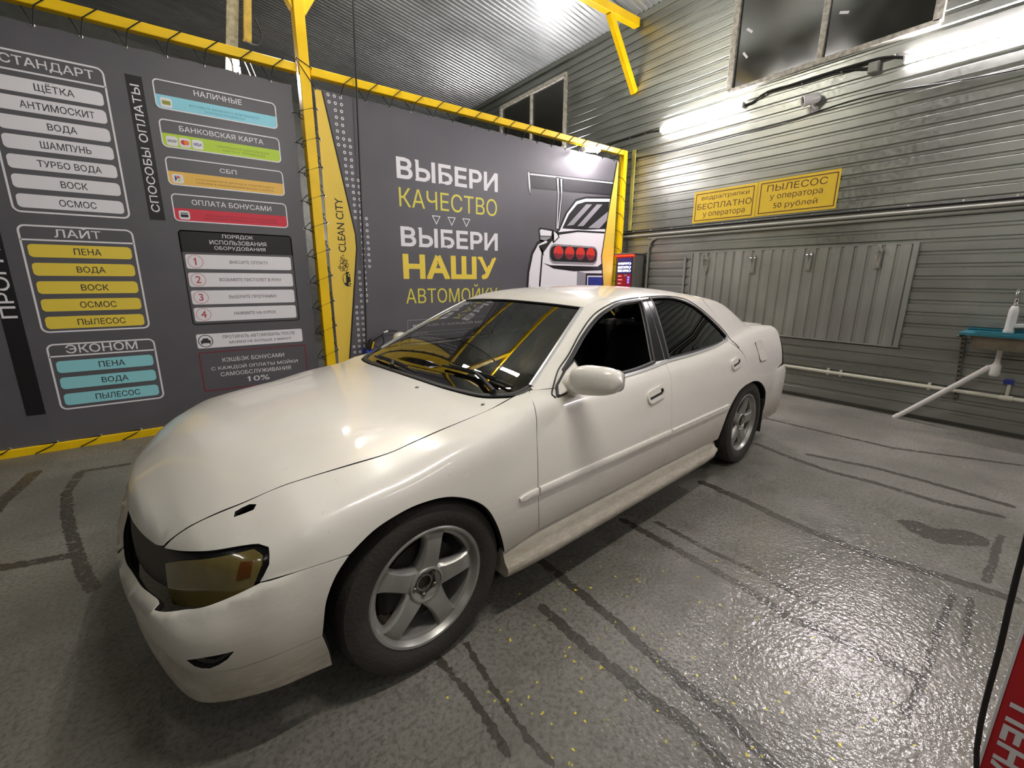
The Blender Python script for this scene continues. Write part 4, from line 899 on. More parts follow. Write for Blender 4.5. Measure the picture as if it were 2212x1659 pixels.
# ---------------------------------------------------------------- banners
def scallop(x0, x1, z0, z1, st=.25, d=.006):
    P = []
    def run(a, b):
        a, b = np.array(a), np.array(b); L = np.linalg.norm(b - a); n = max(1, round(L / st)); t = (b - a) / L; nn = np.array((-t[1], t[0]))
        for i in range(n):
            for k in range(4):
                u = k / 4; P.append(tuple(a + (b - a) * (i + u) / n + nn * d * math.sin(math.pi * u)))
    run((x0, z0), (x1, z0)); run((x1, z0), (x1, z1)); run((x1, z1), (x0, z1)); run((x0, z1), (x0, z0)); return P
def banner(name, label, x0, x1, z0, z1):
    t = empty(name, (x0, YB, z0)); tag(t, label, 'banner')
    m = MB(); m.prism(scallop(x0, x1, z0, z1), lambda a, b, d: (a - x0, -d, b - z0), -.001, .001); m.build('vinyl_sheet', vinyl, t)
    return t, (lambda lv: (lambda a, b, d=0.0: (a - x0, -(.0016 + lv * .0009) - d, b - z0)))
lb, LF = banner('price_banner', 'grey banner with wash programmes, prices and payment panels in Russian', -1.45, 1.068, .052, 3.06)
rb, RF = banner('slogan_banner', 'grey banner with a white sports car drawing and big Russian slogan', 1.262, 5.552, .055, 3.085)
def part(name, parent, m, mats, lab=None):
    o = m.build(name, mats, parent)
    if lab: o['label'] = lab
    return o
def fill(name, parent, poly, fn, mt, lab=None):
    m = MB(); m.prism(poly, fn, 0, .0004); return part(name, parent, m, mt, lab)
def outline(name, parent, x0, x1, z0, z1, r, w, fn, mt, extra=(), lab=None):
    m = MB(); ring2(rrect(x0, x1, z0, z1, r), rrect(x0 + w, x1 - w, z0 + w, z1 - w, max(.004, r - w)), fn, m, 0, .0004)
    for z in extra: m.prism([(x0 + w * .5, z - w / 2), (x1 - w * .5, z - w / 2), (x1 - w * .5, z + w / 2), (x0 + w * .5, z + w / 2)], fn, 0, .0004)
    return part(name, parent, m, mt, lab)
def words(parent, body, x0, x1, z0, z1, fn, mt, bold=0.0, rot=0, **k):
    m = MB(); text_in(m, body, x0, x1, z0, z1, fn, bold, rot=rot, **k); return m.build('lettering', mt, parent)
L0, L1, L2, L3 = LF(0), LF(1), LF(2), LF(3)
def programme(x0, x1, z0, z1, hz, title, tr, bars, mt, tb):
    b = outline('programme_frame', lb, x0, x1, z0, z1, .045, .012, L0, p_white, (hz,))
    words(b, title, *tr, L0, p_white, .012)
    for zc, wd, w in bars:
        c = fill('programme_row', lb, rrect(x0 + .033, x1 - .032, zc - .047, zc + .047, .026), L0, mt)
        hh = .029 if 'Щ' not in wd and 'Д' not in wd else .034
        words(c, wd, (x0 + x1) / 2 - w / 2 + .03, (x0 + x1) / 2 + w / 2 + .03, zc - (.0235 if hh < .03 else .030), zc + .0235 + (.014 if 'Ё' in wd else 0), L1, p_ink, .012)
programme(-.885, -.235, 1.806, 2.868, 2.742, 'СТАНДАРТ', (-.775, -.298, 2.768, 2.836), [(2.653, 'ЩЁТКА', .205), (2.532, 'АНТИМОСКИТ', .39), (2.405, 'ВОДА', .155), (2.28, 'ШАМПУНЬ', .27), (2.15, 'ТУРБО ВОДА', .345), (2.02, 'ВОСК', .145), (1.888, 'ОСМОС', .205)], p_white, None)
programme(-.888, -.239, .933, 1.724, 1.618, 'ЛАЙТ', (-.698, -.438, 1.642, 1.716), [(1.541, 'ПЕНА', .155), (1.407, 'ВОДА', .165), (1.273, 'ВОСК', .16), (1.141, 'ОСМОС', .215), (1.008, 'ПЫЛЕСОС', .285)], p_yellow, None)
programme(-.886, -.229, .318, .847, .748, 'ЭКОНОМ', (-.779, -.348, .766, .832), [(.663, 'ПЕНА', .16), (.532, 'ВОДА', .165), (.40, 'ПЫЛЕСОС', .28)], p_teal, None)
st = fill('black_strip', lb, [(-1.078, .305), (-.972, .305), (-.972, 2.86), (-1.078, 2.86)], L0, p_black); words(st, 'ПРОГРАММЫ', -1.072, -.992, 1.055, 2.02, L1, p_white, .012, rot=1)
st = fill('black_strip', lb, [(-.116, 1.812), (-.014, 1.812), (-.014, 2.864), (-.116, 2.864)], L0, p_black); words(st, 'СПОСОБЫ ОПЛАТЫ', -.094, -.040, 1.875, 2.80, L1, p_white, .012, rot=1)
def pay(z0, z1, zs, title, t, mt, lines, ink, icons):
    b = outline('payment_panel', lb, .047, .917, z0, z1, .035, .009, L2, p_white)
    words(b, title, *t, L0, p_white, .008)
    P = [(.053, zs), (.053, z0 + .03)] + [(a, c) for a, c in rrect(.053, .911, z0 + .006, zs, .028)[16:0:-1] if 0] + [(.06, z0 + .012), (.08, z0 + .005), (.88, z0 + .005), (.905, z0 + .012), (.911, z0 + .03), (.911, zs)]
    c = fill('payment_band', lb, P, L0, mt)
    n = len(lines)
    for i, (s, x0, x1) in enumerate(lines):
        zc = (z0 + zs) / 2 + .024 * ((n - 1) / 2 - i) * 1.1 - .003; words(c, s, x0, x1, zc - .0085, zc + .0085, L1, ink, .0)
    ic = []
    for k, x in enumerate(icons):
        ic.append(fill('payment_icon', lb, rrect(x, x + .075, (z0 + zs) / 2 - .036, (z0 + zs) / 2 + .034, .015), L1, p_white))
    return ic
zc = lambda z0, zs: (z0 + zs) / 2
ic = pay(2.664, 2.876, 2.767, 'НАЛИЧНЫЕ', (.312, .651, 2.807, 2.848), p_cyan, [('ВСТАВЬТЕ БАНКНОТУ ИЛИ МОНЕТУ', .27, .775), ('В КУПЮРОПРИЁМНИК', .375, .665)], mat('ink_blue', '4f93ab', .5), [.080])
fill('banknote_symbol', ic[0], rrect(.091, .144, 2.699, 2.728, .004), L2, mat('ink_olive', '9aa03c', .5))
ic = pay(2.383, 2.592, 2.489, 'БАНКОВСКАЯ КАРТА', (.177, .784, 2.519, 2.559), p_lime, [('ПРИЛОЖИТЕ БАНКОВСКУЮ', .425, .822), ('КАРТУ К ТЕРМИНАЛУ', .465, .79)], mat('ink_green', '7f9a2c', .5), [.079, .164, .250])
words(ic[0], 'МИР', .088, .146, 2.424, 2.444, L2, mat('ink_dark_green', '4c6a58', .5), .03)
fill('red_disc', ic[1], circle(.192, 2.436, .0185), L2, p_red); fill('orange_disc', ic[1], circle(.212, 2.436, .0185), L3, p_orange); words(ic[2], 'VISA', .258, .318, 2.424, 2.446, L2, p_blue, .03)
ic = pay(2.098, 2.314, 2.205, 'СБП', (.421, .544, 2.237, 2.272), p_amber, [('ОТСКАНИРУЙТЕ QR-КОД И ПОДТВЕРДИТЕ', .238, .83), ('ПЛАТЁЖ В ПРИЛОЖЕНИИ ВАШЕГО БАНКА', .238, .825)], mat('ink_brown', '96682a', .5), [.078])
z = zc(2.098, 2.205)
for pl, mt in (([(.095, z + .024), (.112, z), (.095, z - .024)], p_blue), ([(.114, z + .027), (.136, z + .006), (.118, z + .002)], p_red), ([(.118, z - .002), (.138, z - .008), (.114, z - .027)], p_lime), ([(.098, z + .022), (.118, z + .014), (.114, z + .001)], p_orange)): fill('symbol_wedge', ic[0], pl, L2, mt)
ic = pay(1.814, 2.033, 1.92, 'ОПЛАТА БОНУСАМИ', (.185, .787, 1.954, 1.996), p_red, [('АВТОРИЗУЙТЕСЬ ЧЕРЕЗ ПРИЛОЖЕНИЕ', .27, .815), ('ИЛИ НОМЕР ТЕЛЕФОНА НА ТЕРМИНАЛЕ', .262, .823)], p_wine, [.083])
z = zc(1.814, 1.92); fill('card_symbol', ic[0], rrect(.094, .147, z - .018, z + .018, .004), L2, p_black); fill('card_stripe', ic[0], [(.094, z + .004), (.147, z + .004), (.147, z + .010), (.094, z + .010)], L3, p_white)
# order of use
b = outline('usage_panel', lb, .054, .932, .940, 1.746, .03, .010, L0, p_black); hd = fill('usage_header', lb, [(.056, 1.566), (.930, 1.566), (.930, 1.72), (.912, 1.744), (.074, 1.744), (.056, 1.72)], L0, p_black)
for s, x0, x1, zq in (('ПОРЯДОК', .37, .608, 1.705), ('ИСПОЛЬЗОВАНИЯ', .270, .710, 1.655), ('ОБОРУДОВАНИЯ', .298, .698, 1.604)): words(hd, s, x0, x1, zq - .017, zq + .019, L1, p_white, .008)
for i, (zq, s, w) in enumerate(((1.488, 'ВНЕСИТЕ ОПЛАТУ', .305), (1.334, 'ВОЗЬМИТЕ ПИСТОЛЕТ В РУКУ', .50), (1.182, 'ВЫБЕРИТЕ ПРОГРАММУ', .39), (1.032, 'НАЖМИТЕ НА КУРОК', .345))):
    c = fill('usage_row', lb, rrect(.078, .905, zq - .062, zq + .060, .018), L0, p_white); words(c, s, .553 - w / 2, .553 + w / 2, zq - .013, zq + .015, L1, p_ink, .0)
    m = MB(); P = circle(.147, zq, .055, None, 28); ring2(P, circle(.147, zq, .052, None, 28), L1, m, 0, .0004); text_in(m, str(i + 1), .133, .161, zq - .029, zq + .031, L1, .01, keep=True); (m.prism([(.148, zq + .031), (.133, zq + .017), (.133, zq + .010), (.148, zq + .021)], L1, 0, .0004) if i == 0 else None); m.build('step_number', mat('ink_red', 'c2474f', .5), c)
c = fill('wiping_notice', lb, rrect(.064, .938, .729, .858, .016), L0, p_white)
words(c, 'ПРОТИРАТЬ АВТОМОБИЛЬ ПОСЛЕ', .262, .872, .806, .836, L1, p_ink, 0); words(c, 'МОЙКИ НЕ БОЛЬШЕ 5 МИНУТ', .31, .835, .757, .787, L1, p_ink, 0)
m = MB(); ring2(circle(.13, .794, .056, None, 28), circle(.13, .794, .050, None, 28), L1, m, 0, .0004); m.prism([(.094, .775), (.166, .775), (.168, .795), (.156, .802), (.148, .818), (.112, .818), (.104, .802), (.092, .795)], L1, 0, .0004); m.prism(rrect(.096, .106, .766, .776, .003), L1, 0, .0004); m.prism(rrect(.154, .164, .766, .776, .003), L1, 0, .0004); m.build('car_symbol', p_ink, c)
b = outline('cashback_frame', lb, .062, .956, .33, .694, .01, .008, L0, p_wine)
for s, x0, x1, zq, h in (('КЭШБЭК БОНУСАМИ', .235, .752, .610, .019), ('С КАЖДОЙ ОПЛАТЫ МОЙКИ', .140, .870, .540, .019), ('САМООБСЛУЖИВАНИЯ', .205, .800, .476, .019), ('10%', .425, .600, .405, .025)): words(b, s, x0, x1, zq - h - (.006 if 'Д' in s or 'Щ' in s else 0), zq + h, L0, p_white, .004)
m = MB(); m.prism([(.431, .430), (.413, .420), (.413, .413), (.431, .421)], L0, 0, .0004); m.build('numeral_flag', p_white, b)
# ---------------------------------------------------------------- slogan banner prints
R0, R1, R2, R3 = RF(0), RF(1), RF(2), RF(3)
words(rb, 'ВЫБЕРИ', 2.041, 3.337, 2.409, 2.606, R0, p_white, .025); words(rb, 'КАЧЕСТВО', 2.047, 3.332, 2.115, 2.314, R0, p_tyel, 0)
words(rb, 'ВЫБЕРИ', 2.051, 3.335, 1.711, 1.905, R0, p_white, .025); words(rb, 'НАШУ', 2.067, 3.30, 1.364, 1.607, R0, p_yellow, .035); words(rb, 'АВТОМОЙКУ', 2.070, 3.335, 1.072, 1.290, R0, p_tyel, -.012)
for x in (2.485, 2.685, 2.885):
    m = MB(); P = [(x - .055, 2.056), (x, 1.958), (x + .055, 2.056)]; Q = [(x - .040, 2.047), (x, 1.976), (x + .040, 2.047)]; ring2(P, Q, R0, m, 0, .0004); m.build('triangle_mark', p_white, rb)
b = outline('cashback_frame', rb, 2.07, 3.36, .735, .885, .02, .006, R0, p_mid); words(b, 'КЭШБЭК С КАЖДОЙ МОЙКИ', 2.14, 3.28, .797, .835, R0, p_white, 0)
b = outline('equipment_frame', rb, 2.07, 3.36, .43, .70, .02, .006, R0, p_mid); words(b, 'ИСПОЛЬЗУЙТЕ ОБОРУДОВАНИЕ', 2.16, 3.27, .60, .64, R0, p_tyel, 0); words(b, 'БЕЗ РЕКЛАМЫ', 2.45, 2.98, .50, .54, R0, p_tyel, 0)
ty = [(1.268, 3.07), (1.325, 3.07), (1.540, 1.80), (1.542, 1.66), (1.365, .40), (1.340, .07), (1.268, .07)]
yl = fill('yellow_side_panel', rb, ty, R0, p_sand)
m = MB(); m.prism([(1.325, 3.07), (1.340, 3.07), (1.556, 1.80), (1.558, 1.66), (1.381, .40), (1.356, .07), (1.340, .07), (1.365, .40), (1.542, 1.66), (1.540, 1.80)], R0, 0, .0004); m.build('panel_edge', p_black, rb)
words(yl, 'CLEAN CITY', 1.366, 1.440, 1.615, 2.13, R1, p_black, .012, rot=1)
# little car blowing foam, printed upright along the strip (turned a quarter)
m = MB(); q = lambda u, v: (1.462 - v * .118, 1.272 + u * .19)      # u up the strip, v to the left
m.prism([q(u, v) for u, v in ((0, .02), (.08, .0), (.62, .02), (.75, .10), (.78, .34), (.72, .36), (.60, .62), (.40, .70), (.12, .58), (.02, .44), (-.02, .2))], R1, 0, .0004)
m.build('car_emblem', p_black, yl)
m = MB(); m.prism([q(u, v) for u, v in ((.58, .60), (.68, .37), (.20, .40), (.16, .55), (.40, .64))], R2, 0, .0004)
for u in (.12, .60): ring2([q(u + a, .06 + b) for a, b in circle(0, 0, .10, .16, 16)], [q(u + a, .06 + b) for a, b in circle(0, 0, .05, .08, 16)], R2, m, 0, .0004)
m.build('emblem_detail', p_sand, yl)
m = MB(); rnd = random.Random(3)
for u, v, r in ((.95, .40, .028), (1.08, .56, .034), (1.22, .40, .026), (1.30, .62, .022), (1.12, .24, .022), (.92, .66, .024), (1.42, .46, .014), (1.5, .66, .011), (1.36, .22, .012), (1.62, .5, .008), (1.0, .88, .012)):
    a, b_ = q(u, v); ring2(circle(a, b_, r, None, 14), circle(a, b_, r - .005, None, 14), R1, m, 0, .0004)
m.build('foam_bubbles', p_black, yl)
m = MB()
def lim(z): return (1.325 + (3.07 - z) * (1.540 - 1.325) / 1.27) if z > 1.8 else 1.541 if z > 1.66 else 1.542 - (1.66 - z) * .177 / 1.26
for j in range(44):
    z = 3.050 - j * .0605; right = 1.52 if z > 2.70 else 1.58 if z > 2.36 else 1.645 if z > 1.98 else 1.72 if z > 1.46 else 1.66 if z > 1.10 else 1.60 if z > .62 else 1.53
    for i in range(8):
        x = 1.328 + i * .0575 + (.004 if j % 2 else 0)
        if lim(z) + .042 < x < right: ring2(circle(x, z, .0145, None, 12), circle(x, z, .0075, None, 12), R0, m, 0, .0004)
m.build('dotted_pattern', p_white, rb)
# sports car seen from behind: plain drawing
def art(name, poly, fn, mt): return fill(name, rb, poly, fn, mt)
R4, R5, R6 = RF(4), RF(5), RF(6)
body = [(3.80, .10), (3.79, .9), (3.814, 1.225), (3.83, 1.458), (3.893, 1.701), (3.99, 1.845), (4.17, 1.915), (4.276, 1.965), (4.367, 2.021), (4.499, 2.264), (4.684, 2.458), (4.882, 2.515), (5.42, 2.568), (5.35, 2.0), (5.30, 1.70), (5.345, 1.2), (5.34, .10)]
art('drawn_car_outline', body, R0, p_black)
art('drawn_car_body', [(3.84, .10), (3.83, .9), (3.85, 1.2), (3.865, 1.44), (3.925, 1.68), (4.01, 1.81), (4.18, 1.885), (4.30, 1.94), (4.40, 2.02), (4.53, 2.255), (4.70, 2.43), (4.885, 2.485), (5.40, 2.535), (5.33, 2.0), (5.285, 1.70), (5.33, 1.2), (5.325, .10)], R1, p_white)
art('drawn_window', [(4.445, 2.049), (4.565, 2.247), (4.721, 2.395), (4.887, 2.445), (5.39, 2.494), (5.34, 2.10), (4.9, 2.06)], R2, p_black)
for pl in ([(4.53, 2.09), (4.66, 2.11), (5.02, 2.42), (4.90, 2.41)], [(4.74, 2.10), (4.86, 2.11), (5.24, 2.44), (5.12, 2.43)], [(4.96, 2.09), (5.20, 2.10), (5.37, 2.24), (5.38, 2.36)]): art('window_streak', pl, R3, p_mid)
art('drawn_boot_line', [(4.02, 1.795), (4.16, 1.84), (4.30, 1.985), (4.75, 2.045), (5.32, 2.06), (5.32, 2.035), (4.75, 2.02), (4.33, 1.95), (4.19, 1.80), (4.10, 1.70), (4.07, 1.30), (4.045, 1.0), (4.02, 1.0), (4.04, 1.30), (4.075, 1.71)], R2, p_black)
art('lamp_cluster', rrect(4.215, 5.185, 1.565, 1.835, .10), R2, p_mid); art('lamp_cluster', rrect(4.23, 5.17, 1.60, 1.81, .085), R3, p_black)
for x in (4.386, 4.602, 4.820, 5.036):
    art('drawn_lamp', circle(x, 1.722, .100, .096, 24), R4, p_dark); art('drawn_lamp', circle(x, 1.728, .090, .086, 24), R5, p_lamp)
    art('lamp_shade_line', [(x - .088, 1.715), (x - .06, 1.70), (x - .03, 1.722), (x, 1.695), (x + .03, 1.715), (x + .06, 1.698), (x + .089, 1.712), (x + .07, 1.672), (x + .03, 1.647), (x - .03, 1.647), (x - .07, 1.672)], R6, p_wine)
art('drawn_bumper_shadow', [(4.10, 1.575), (4.24, 1.545), (5.20, 1.545), (5.30, 1.60), (5.305, 1.49), (4.70, 1.468), (4.30, 1.50)], R2, p_black)
art('grey_plate_shade', [(4.77, 1.475), (4.96, 1.445), (4.96, 1.10), (4.77, 1.10)], R2, p_mid); art('plate_recess', [(4.955, 1.445), (5.325, 1.445), (5.34, 1.10), (4.955, 1.10)], R3, p_black); art('plate_border', [(4.985, 1.41), (5.325, 1.41), (5.335, 1.15), (4.985, 1.15)], R4, p_white); art('plate_field', [(5.005, 1.39), (5.325, 1.39), (5.335, 1.17), (5.005, 1.17)], R5, p_blue)
art('drawn_side_vent', [(3.995, 1.84), (4.02, 1.80), (4.10, 1.735), (4.12, 1.66), (4.06, 1.73)], R2, p_black); art('drawn_wheel_gap', [(3.85, .10), (3.86, 1.1), (3.875, 1.28), (3.90, 1.1), (3.92, .10)], R2, p_black)
art('drawn_mirror', [(4.01, 2.01), (4.04, 2.035), (4.28, 2.025), (4.27, 1.86), (4.20, 1.83), (4.03, 1.86)], R0, p_black); art('drawn_mirror', [(4.035, 1.995), (4.06, 2.012), (4.25, 2.0), (4.245, 1.935), (4.05, 1.93)], R1, p_white); art('drawn_mirror', [(4.045, 1.92), (4.245, 1.925), (4.20, 1.86), (4.05, 1.88)], R1, p_mid)
art('drawn_pillar', [(4.27, 2.02), (4.36, 1.99), (4.40, 1.93), (4.29, 1.84), (4.26, 1.87)], R2, p_black); art('drawn_pillar', [(4.29, 2.0), (4.35, 1.97), (4.375, 1.93), (4.30, 1.87)], R3, p_white)
art('drawn_wing', [(3.81, 2.715), (3.85, 2.70), (5.46, 2.785), (5.42, 2.58), (3.875, 2.505), (3.865, 2.41), (3.82, 2.50)], R0, p_black)
art('wing_edge', [(3.852, 2.686), (5.452, 2.771), (5.45, 2.752), (3.852, 2.667)], R1, p_white); art('wing_face', [(3.87, 2.655), (5.445, 2.735), (5.415, 2.60), (3.878, 2.525)], R1, mat('print_wing', '2a282c', .45)); art('wing_end_plate', [(3.817, 2.70), (3.842, 2.695), (3.862, 2.53), (3.860, 2.44), (3.838, 2.51)], R1, p_white)
for dx in (0, .065): art('wing_strut', [(4.30 + dx, 2.70), (4.37 + dx, 2.70), (4.375 + dx, 2.50), (4.365 + dx * .3, 2.03), (4.325 + dx * .3, 2.03), (4.335 + dx, 2.48)], R1, p_black); art('wing_strut', [(4.315 + dx, 2.685), (4.355 + dx, 2.685), (4.36 + dx, 2.50), (4.353 + dx * .3, 2.04), (4.337 + dx * .3, 2.04), (4.347 + dx, 2.48)], R2, p_white)
ry = [(5.515, 3.06), (5.545, 3.06), (5.545, .08), (5.45, .08), (5.351, 1.263), (5.284, 1.70), (5.367, 2.243)]
art('yellow_side_panel', ry, RF(7), p_sand)
m = MB(); m.prism([(5.500, 3.06), (5.515, 3.06), (5.367, 2.243), (5.284, 1.70), (5.351, 1.263), (5.45, .08), (5.436, .08), (5.337, 1.26), (5.268, 1.70), (5.352, 2.245)], RF(7), 0, .0004); m.build('panel_edge', p_black, rb)
# ---------------------------------------------------------------- eyelets and lacing cords
def eyelets(parent, x0, z0, pts):
    for x, z in pts:
        m = MB(); M = Matrix.Translation((x - x0, -.001, z - z0)) @ Matrix.Rotation(math.pi / 2, 4, 'X'); m.lathe([(.005, -.001), (.005, .003), (.0085, .0035), (.012, .001), (.012, -.001)], M, 12); m.build('eyelet', grommet_m, parent)
TL = [(-1.30 + .2435 * i + (.004 if i > 4 else 0), 3.048) for i in range(10)]
TR = [(1.50 + .2465 * i, 3.066 if i < 6 else 3.062) for i in range(17)]
BL = [(-1.209 + .2585 * i, .066) for i in range(9)]; BR = [(1.42 + .26 * i, .068) for i in range(16)]
SL = [(1.056, 2.835 - .2535 * i) for i in range(11)]; SR = [(1.277, 2.90 - .2535 * i) for i in range(11)]; SE = [(5.543, 2.86 - .2535 * i) for i in range(11)]
eyelets(lb, -1.45, .052, TL + BL + SL); eyelets(rb, 1.262, .055, TR + BR + SR + SE)
yf, yk = YB - .042, YB + .043
def lace(pts, label):
    m = MB(); m.tube([Vector(p) for p in pts], .0042, 6); o = m.build('lacing_cord', cord); return tag(o, label, 'cord')
def along(E, up_, zb, zt, sh):      # eyelet -> slantwise over the front of the beam -> down behind it -> next eyelet
    P = []
    for i, (x, z) in enumerate(E):
        P += [(x, YB - .010, z), (x + .03 * sh, yf, zb), (x + .12 * sh, yf, zt), (x + .125 * sh, YB, zt + .006 * up_), (x + .13 * sh, yk, zt), (x + .20 * sh, yk, zb)]
    return P
lace(along(TL, 1, 3.160, 3.240, 1), 'black cord lacing the price banner to the top beam')
lace(along(TR, 1, 3.160, 3.240, 1), 'black cord lacing the slogan banner to the top beam')
lace([(x - .07 * 0, y, z) for x, y, z in along([(a, b) for a, b in BL], -1, .050, .010, -1)], 'black cord lacing the price banner to the bottom beam')
P = []
for (x, z), (x2, z2) in zip(SL, SL[1:]): P += [(x, YB - .010, z), (1.115, YB - .05, z - .02), (1.245, YB - .052, z - .115), (1.246, YB + .05, z - .12), (1.114, YB + .05, z - .20)]
lace(P, 'black cord zigzagging over the thick post from the price banner edge')
P = []
for (x, z), (x2, z2) in zip(SR, SR[1:]): P += [(x, YB - .010, z), (1.243, YB - .056, z - .005), (1.114, YB - .056, z - .055), (1.113, YB + .05, z - .07), (1.246, YB + .05, z - .18)]
lace(P, 'black cord zigzagging over the thick post from the slogan banner edge')
P = [(1.115, YB - .06, 3.27), (1.24, YB - .06, 3.215), (1.25, YB + .05, 3.20), (1.113, YB + .05, 3.25), (1.114, YB - .058, 3.26), (1.242, YB - .06, 3.08), (1.27, YB - .02, 3.06)]
lace(P, 'black cord knotted round the thick post at the beam joint')
P = []
for (x, z) in SE: P += [(x, YB - .010, z), (5.608, YB - .045, z - .02), (5.704, YB - .045, z - .10), (5.704, YB + .045, z - .12), (5.606, YB + .045, z - .19)]
lace(P, 'black cord lacing the slogan banner to the thin corner post')
# ---------------------------------------------------------------- things on the ribbed wall
XF = XW - .014        # rib crests
def wf(x0=XF, s=-1): return lambda a, b, t=0.0: (x0 - t, s * a, b)     # a grows to the picture's right (towards -y)
# signs
sign_y = mat('sign_yellow', 'f0cc30', .5, 0, .06, 6); sign_ink = mat('sign_ink', '5a2f22', .6)
def sign(y0, y1, z0, z1, label, lines, fr):
    t = empty('wall_sign', (XF, y0, z0)); tag(t, label, 'sign', None)
    fn = lambda lv: (lambda a, b, d=0.0: (-.003 - lv * .0006 - d, -a, b - z0))    # a = y0 - y
    w = y0 - y1; h = z1 - z0
    m = MB(); m.prism([(0, z0), (w, z0), (w, z1), (0, z1)], fn(0), -.003, .001); s = m.build('sign_board', sign_y, t)
    m = MB(); a, b, c, d = fr; P = [(a, c), (b, c), (b, d), (a, d)]; k = .010; ring2(P, [(a + k, c + k), (b - k, c + k), (b - k, d - k), (a + k, d - k)], fn(2), m, 0, .0004); m.build('sign_border', sign_ink, t)
    for s_, x0, x1, q0, q1, bold in lines:
        m = MB(); f = fn(2); text_in(m, s_, x0, x1, q0, q1, f, bold); m.build('lettering', sign_ink, t)
sign(3.705, 2.862, 2.115, 2.517, 'yellow free buckets and rags sign, the narrower of the two wall signs', [('ведра/тряпки', .11, .745, 2.385, 2.452, .022), ('БЕСПЛАТНО', .062, .785, 2.282, 2.355, .045), ('у оператора', .150, .712, 2.168, 2.240, .022)], (.028, .805, 2.140, 2.487))
sign(2.858, 2.004, 2.120, 2.522, 'yellow vacuum cleaner price sign reading 50 roubles', [('ПЫЛЕСОС', .110, .740, 2.388, 2.462, .045), ('у оператора', .152, .706, 2.280, 2.348, .022), ('50 рублей', .202, .668, 2.178, 2.258, .022)], (.032, .835, 2.146, 2.494))
# cables
def cable(name, pts, r, label, m_, clips=(), cat='cable', n=8, sp=True, clipz=.02):
    P = catmull(pts, .06) if sp else pts
    m = MB(); m.tube([Vector(p) for p in P], r, n); o = m.build(name, m_, None, 60); tag(o, label, cat)
    for y, z in clips:
        m = MB(); m.bbox(XF - .020, XF, y - .007, y + .007, z - clipz * .2, z + clipz, .002); m.build('cable_clip', white_pl, o)
    return o
cx = XF - .012
cable('power_cable', [(cx, 3.14, 3.425), (cx, 3.05, 3.43), (cx - .005, 2.88, 3.495), (cx, 2.52, 3.482), (cx, 2.15, 3.478), (cx, 1.92, 3.42)], .013, 'black power cable run from the middle tube lamp to the junction box', cable_m, [(2.90, 3.47), (2.52, 3.47), (2.15, 3.465)])
cable('power_cable', [(cx, 2.80, 3.49), (cx - .012, 2.4, 3.492), (cx - .012, 2.0, 3.488), (cx - .012, 1.8, 3.475), (cx, 1.65, 3.43), (cx, 1.63, 3.40)], .012, 'black power cable under the big window to the cut-off tube lamp', cable_m, [(1.72, 3.46)])
cable('power_cable', [(cx, 8.0, 3.36), (cx, 6.58, 3.40), (cx, 5.3, 3.448), (cx, 4.6, 3.455), (cx, 4.33, 3.43)], .010, 'thin black power cable coming over the banner to the middle tube lamp', cable_m, [(4.6, 3.445), (4.88, 3.445)])
cable('signal_cable', [(cx + .006, 5.4, 3.20), (cx + .006, 4.87, 3.155), (cx + .006, 3.64, 3.108), (cx + .006, 2.61, 3.126), (cx + .006, 1.84, 3.165), (cx + .006, .82, 3.07), (cx + .006, -.8, 3.05)], .006, 'thin black signal cable drooping below the security camera', cable_m)
cable('cable_trunk', [(cx, 5.2, 2.068), (cx, 3, 2.067), (cx, 2.2, 2.066), (cx, 1, 2.057), (cx, -1.2, 2.045)], .013, 'black cable strapped with white clips above the grey pipe', cable_m, [(y, 2.066 - (4 - y) * .003) for y in (4.70, 4.38, 4.02, 3.66, 3.26, 2.95, 2.60, 2.22, 1.787, 1.384, .998, .667)], 'cable')
cable('conduit', [(XF - .025, 5.2, 2.012), (XF - .025, -1.2, 2.006)], .018, 'long grey conduit pipe along the wall under the black cable', conduit_m, (), 'pipe', 12)
cable('conduit', [(XF - .023, 4.38, .9), (XF - .023, 4.379, 1.3), (XF - .023, 4.378, 1.80), (XF - .023, 4.365, 1.87), (XF - .023, 4.325, 1.93), (XF - .023, 4.25, 1.957), (XF - .023, 3.9, 1.960), (XF - .023, -1.2, 1.968)], .017, 'grey conduit bending down beside the payment terminal', conduit_m, (), 'pipe', 12)
m = MB(); m.bbox(XF - .045, XF, 1.822, 1.912, 3.362, 3.462, .006); b = m.build('junction_box', mat('box_grey', '9b9b94', .5)); tag(b, 'small grey junction box hanging under the big window', 'box')
m = MB(); m.bbox(XF - .052, XF - .046, 1.828, 1.906, 3.368, 3.456, .003); m.build('box_lid', mat('lid_grey', 'a6a69e', .5), b)
# security camera
t = empty('security_camera', (XF, 2.38, 3.24)); tag(t, 'white bullet security camera on the ribbed wall under the big window', 'camera')
d = Vector((-.62, .76, -.18)).normalized(); u, v = frame_of(d); M = Matrix(((u.x, v.x, d.x, -.085), (u.y, v.y, d.y, -.01), (u.z, v.z, d.z, .02), (0, 0, 0, 1)))
m = MB(); m.lathe([(.001, -.08), (.034, -.078), (.050, -.06), (.054, .05), (.058, .085), (.050, .087), (.046, .07)], M, 24); m.build('housing', white_pl, t, 40)
m = MB(); m.lathe([(.048, .066), (.001, .068)], M, 24); m.build('lens', trimb, t)
m = MB(); m.tube([(-.085, -.01, -.02), (-.05, -.02, -.055), (-.01, -.025, -.07)], .012, 10); m.lathe([(.001, -.02), (.032, -.02), (.036, 0), (.001, 0)], Matrix.Translation((-.005, -.025, -.07)) @ Matrix.Rotation(-math.pi / 2, 4, 'Y'), 20); m.build('bracket', white_pl, t, 40)
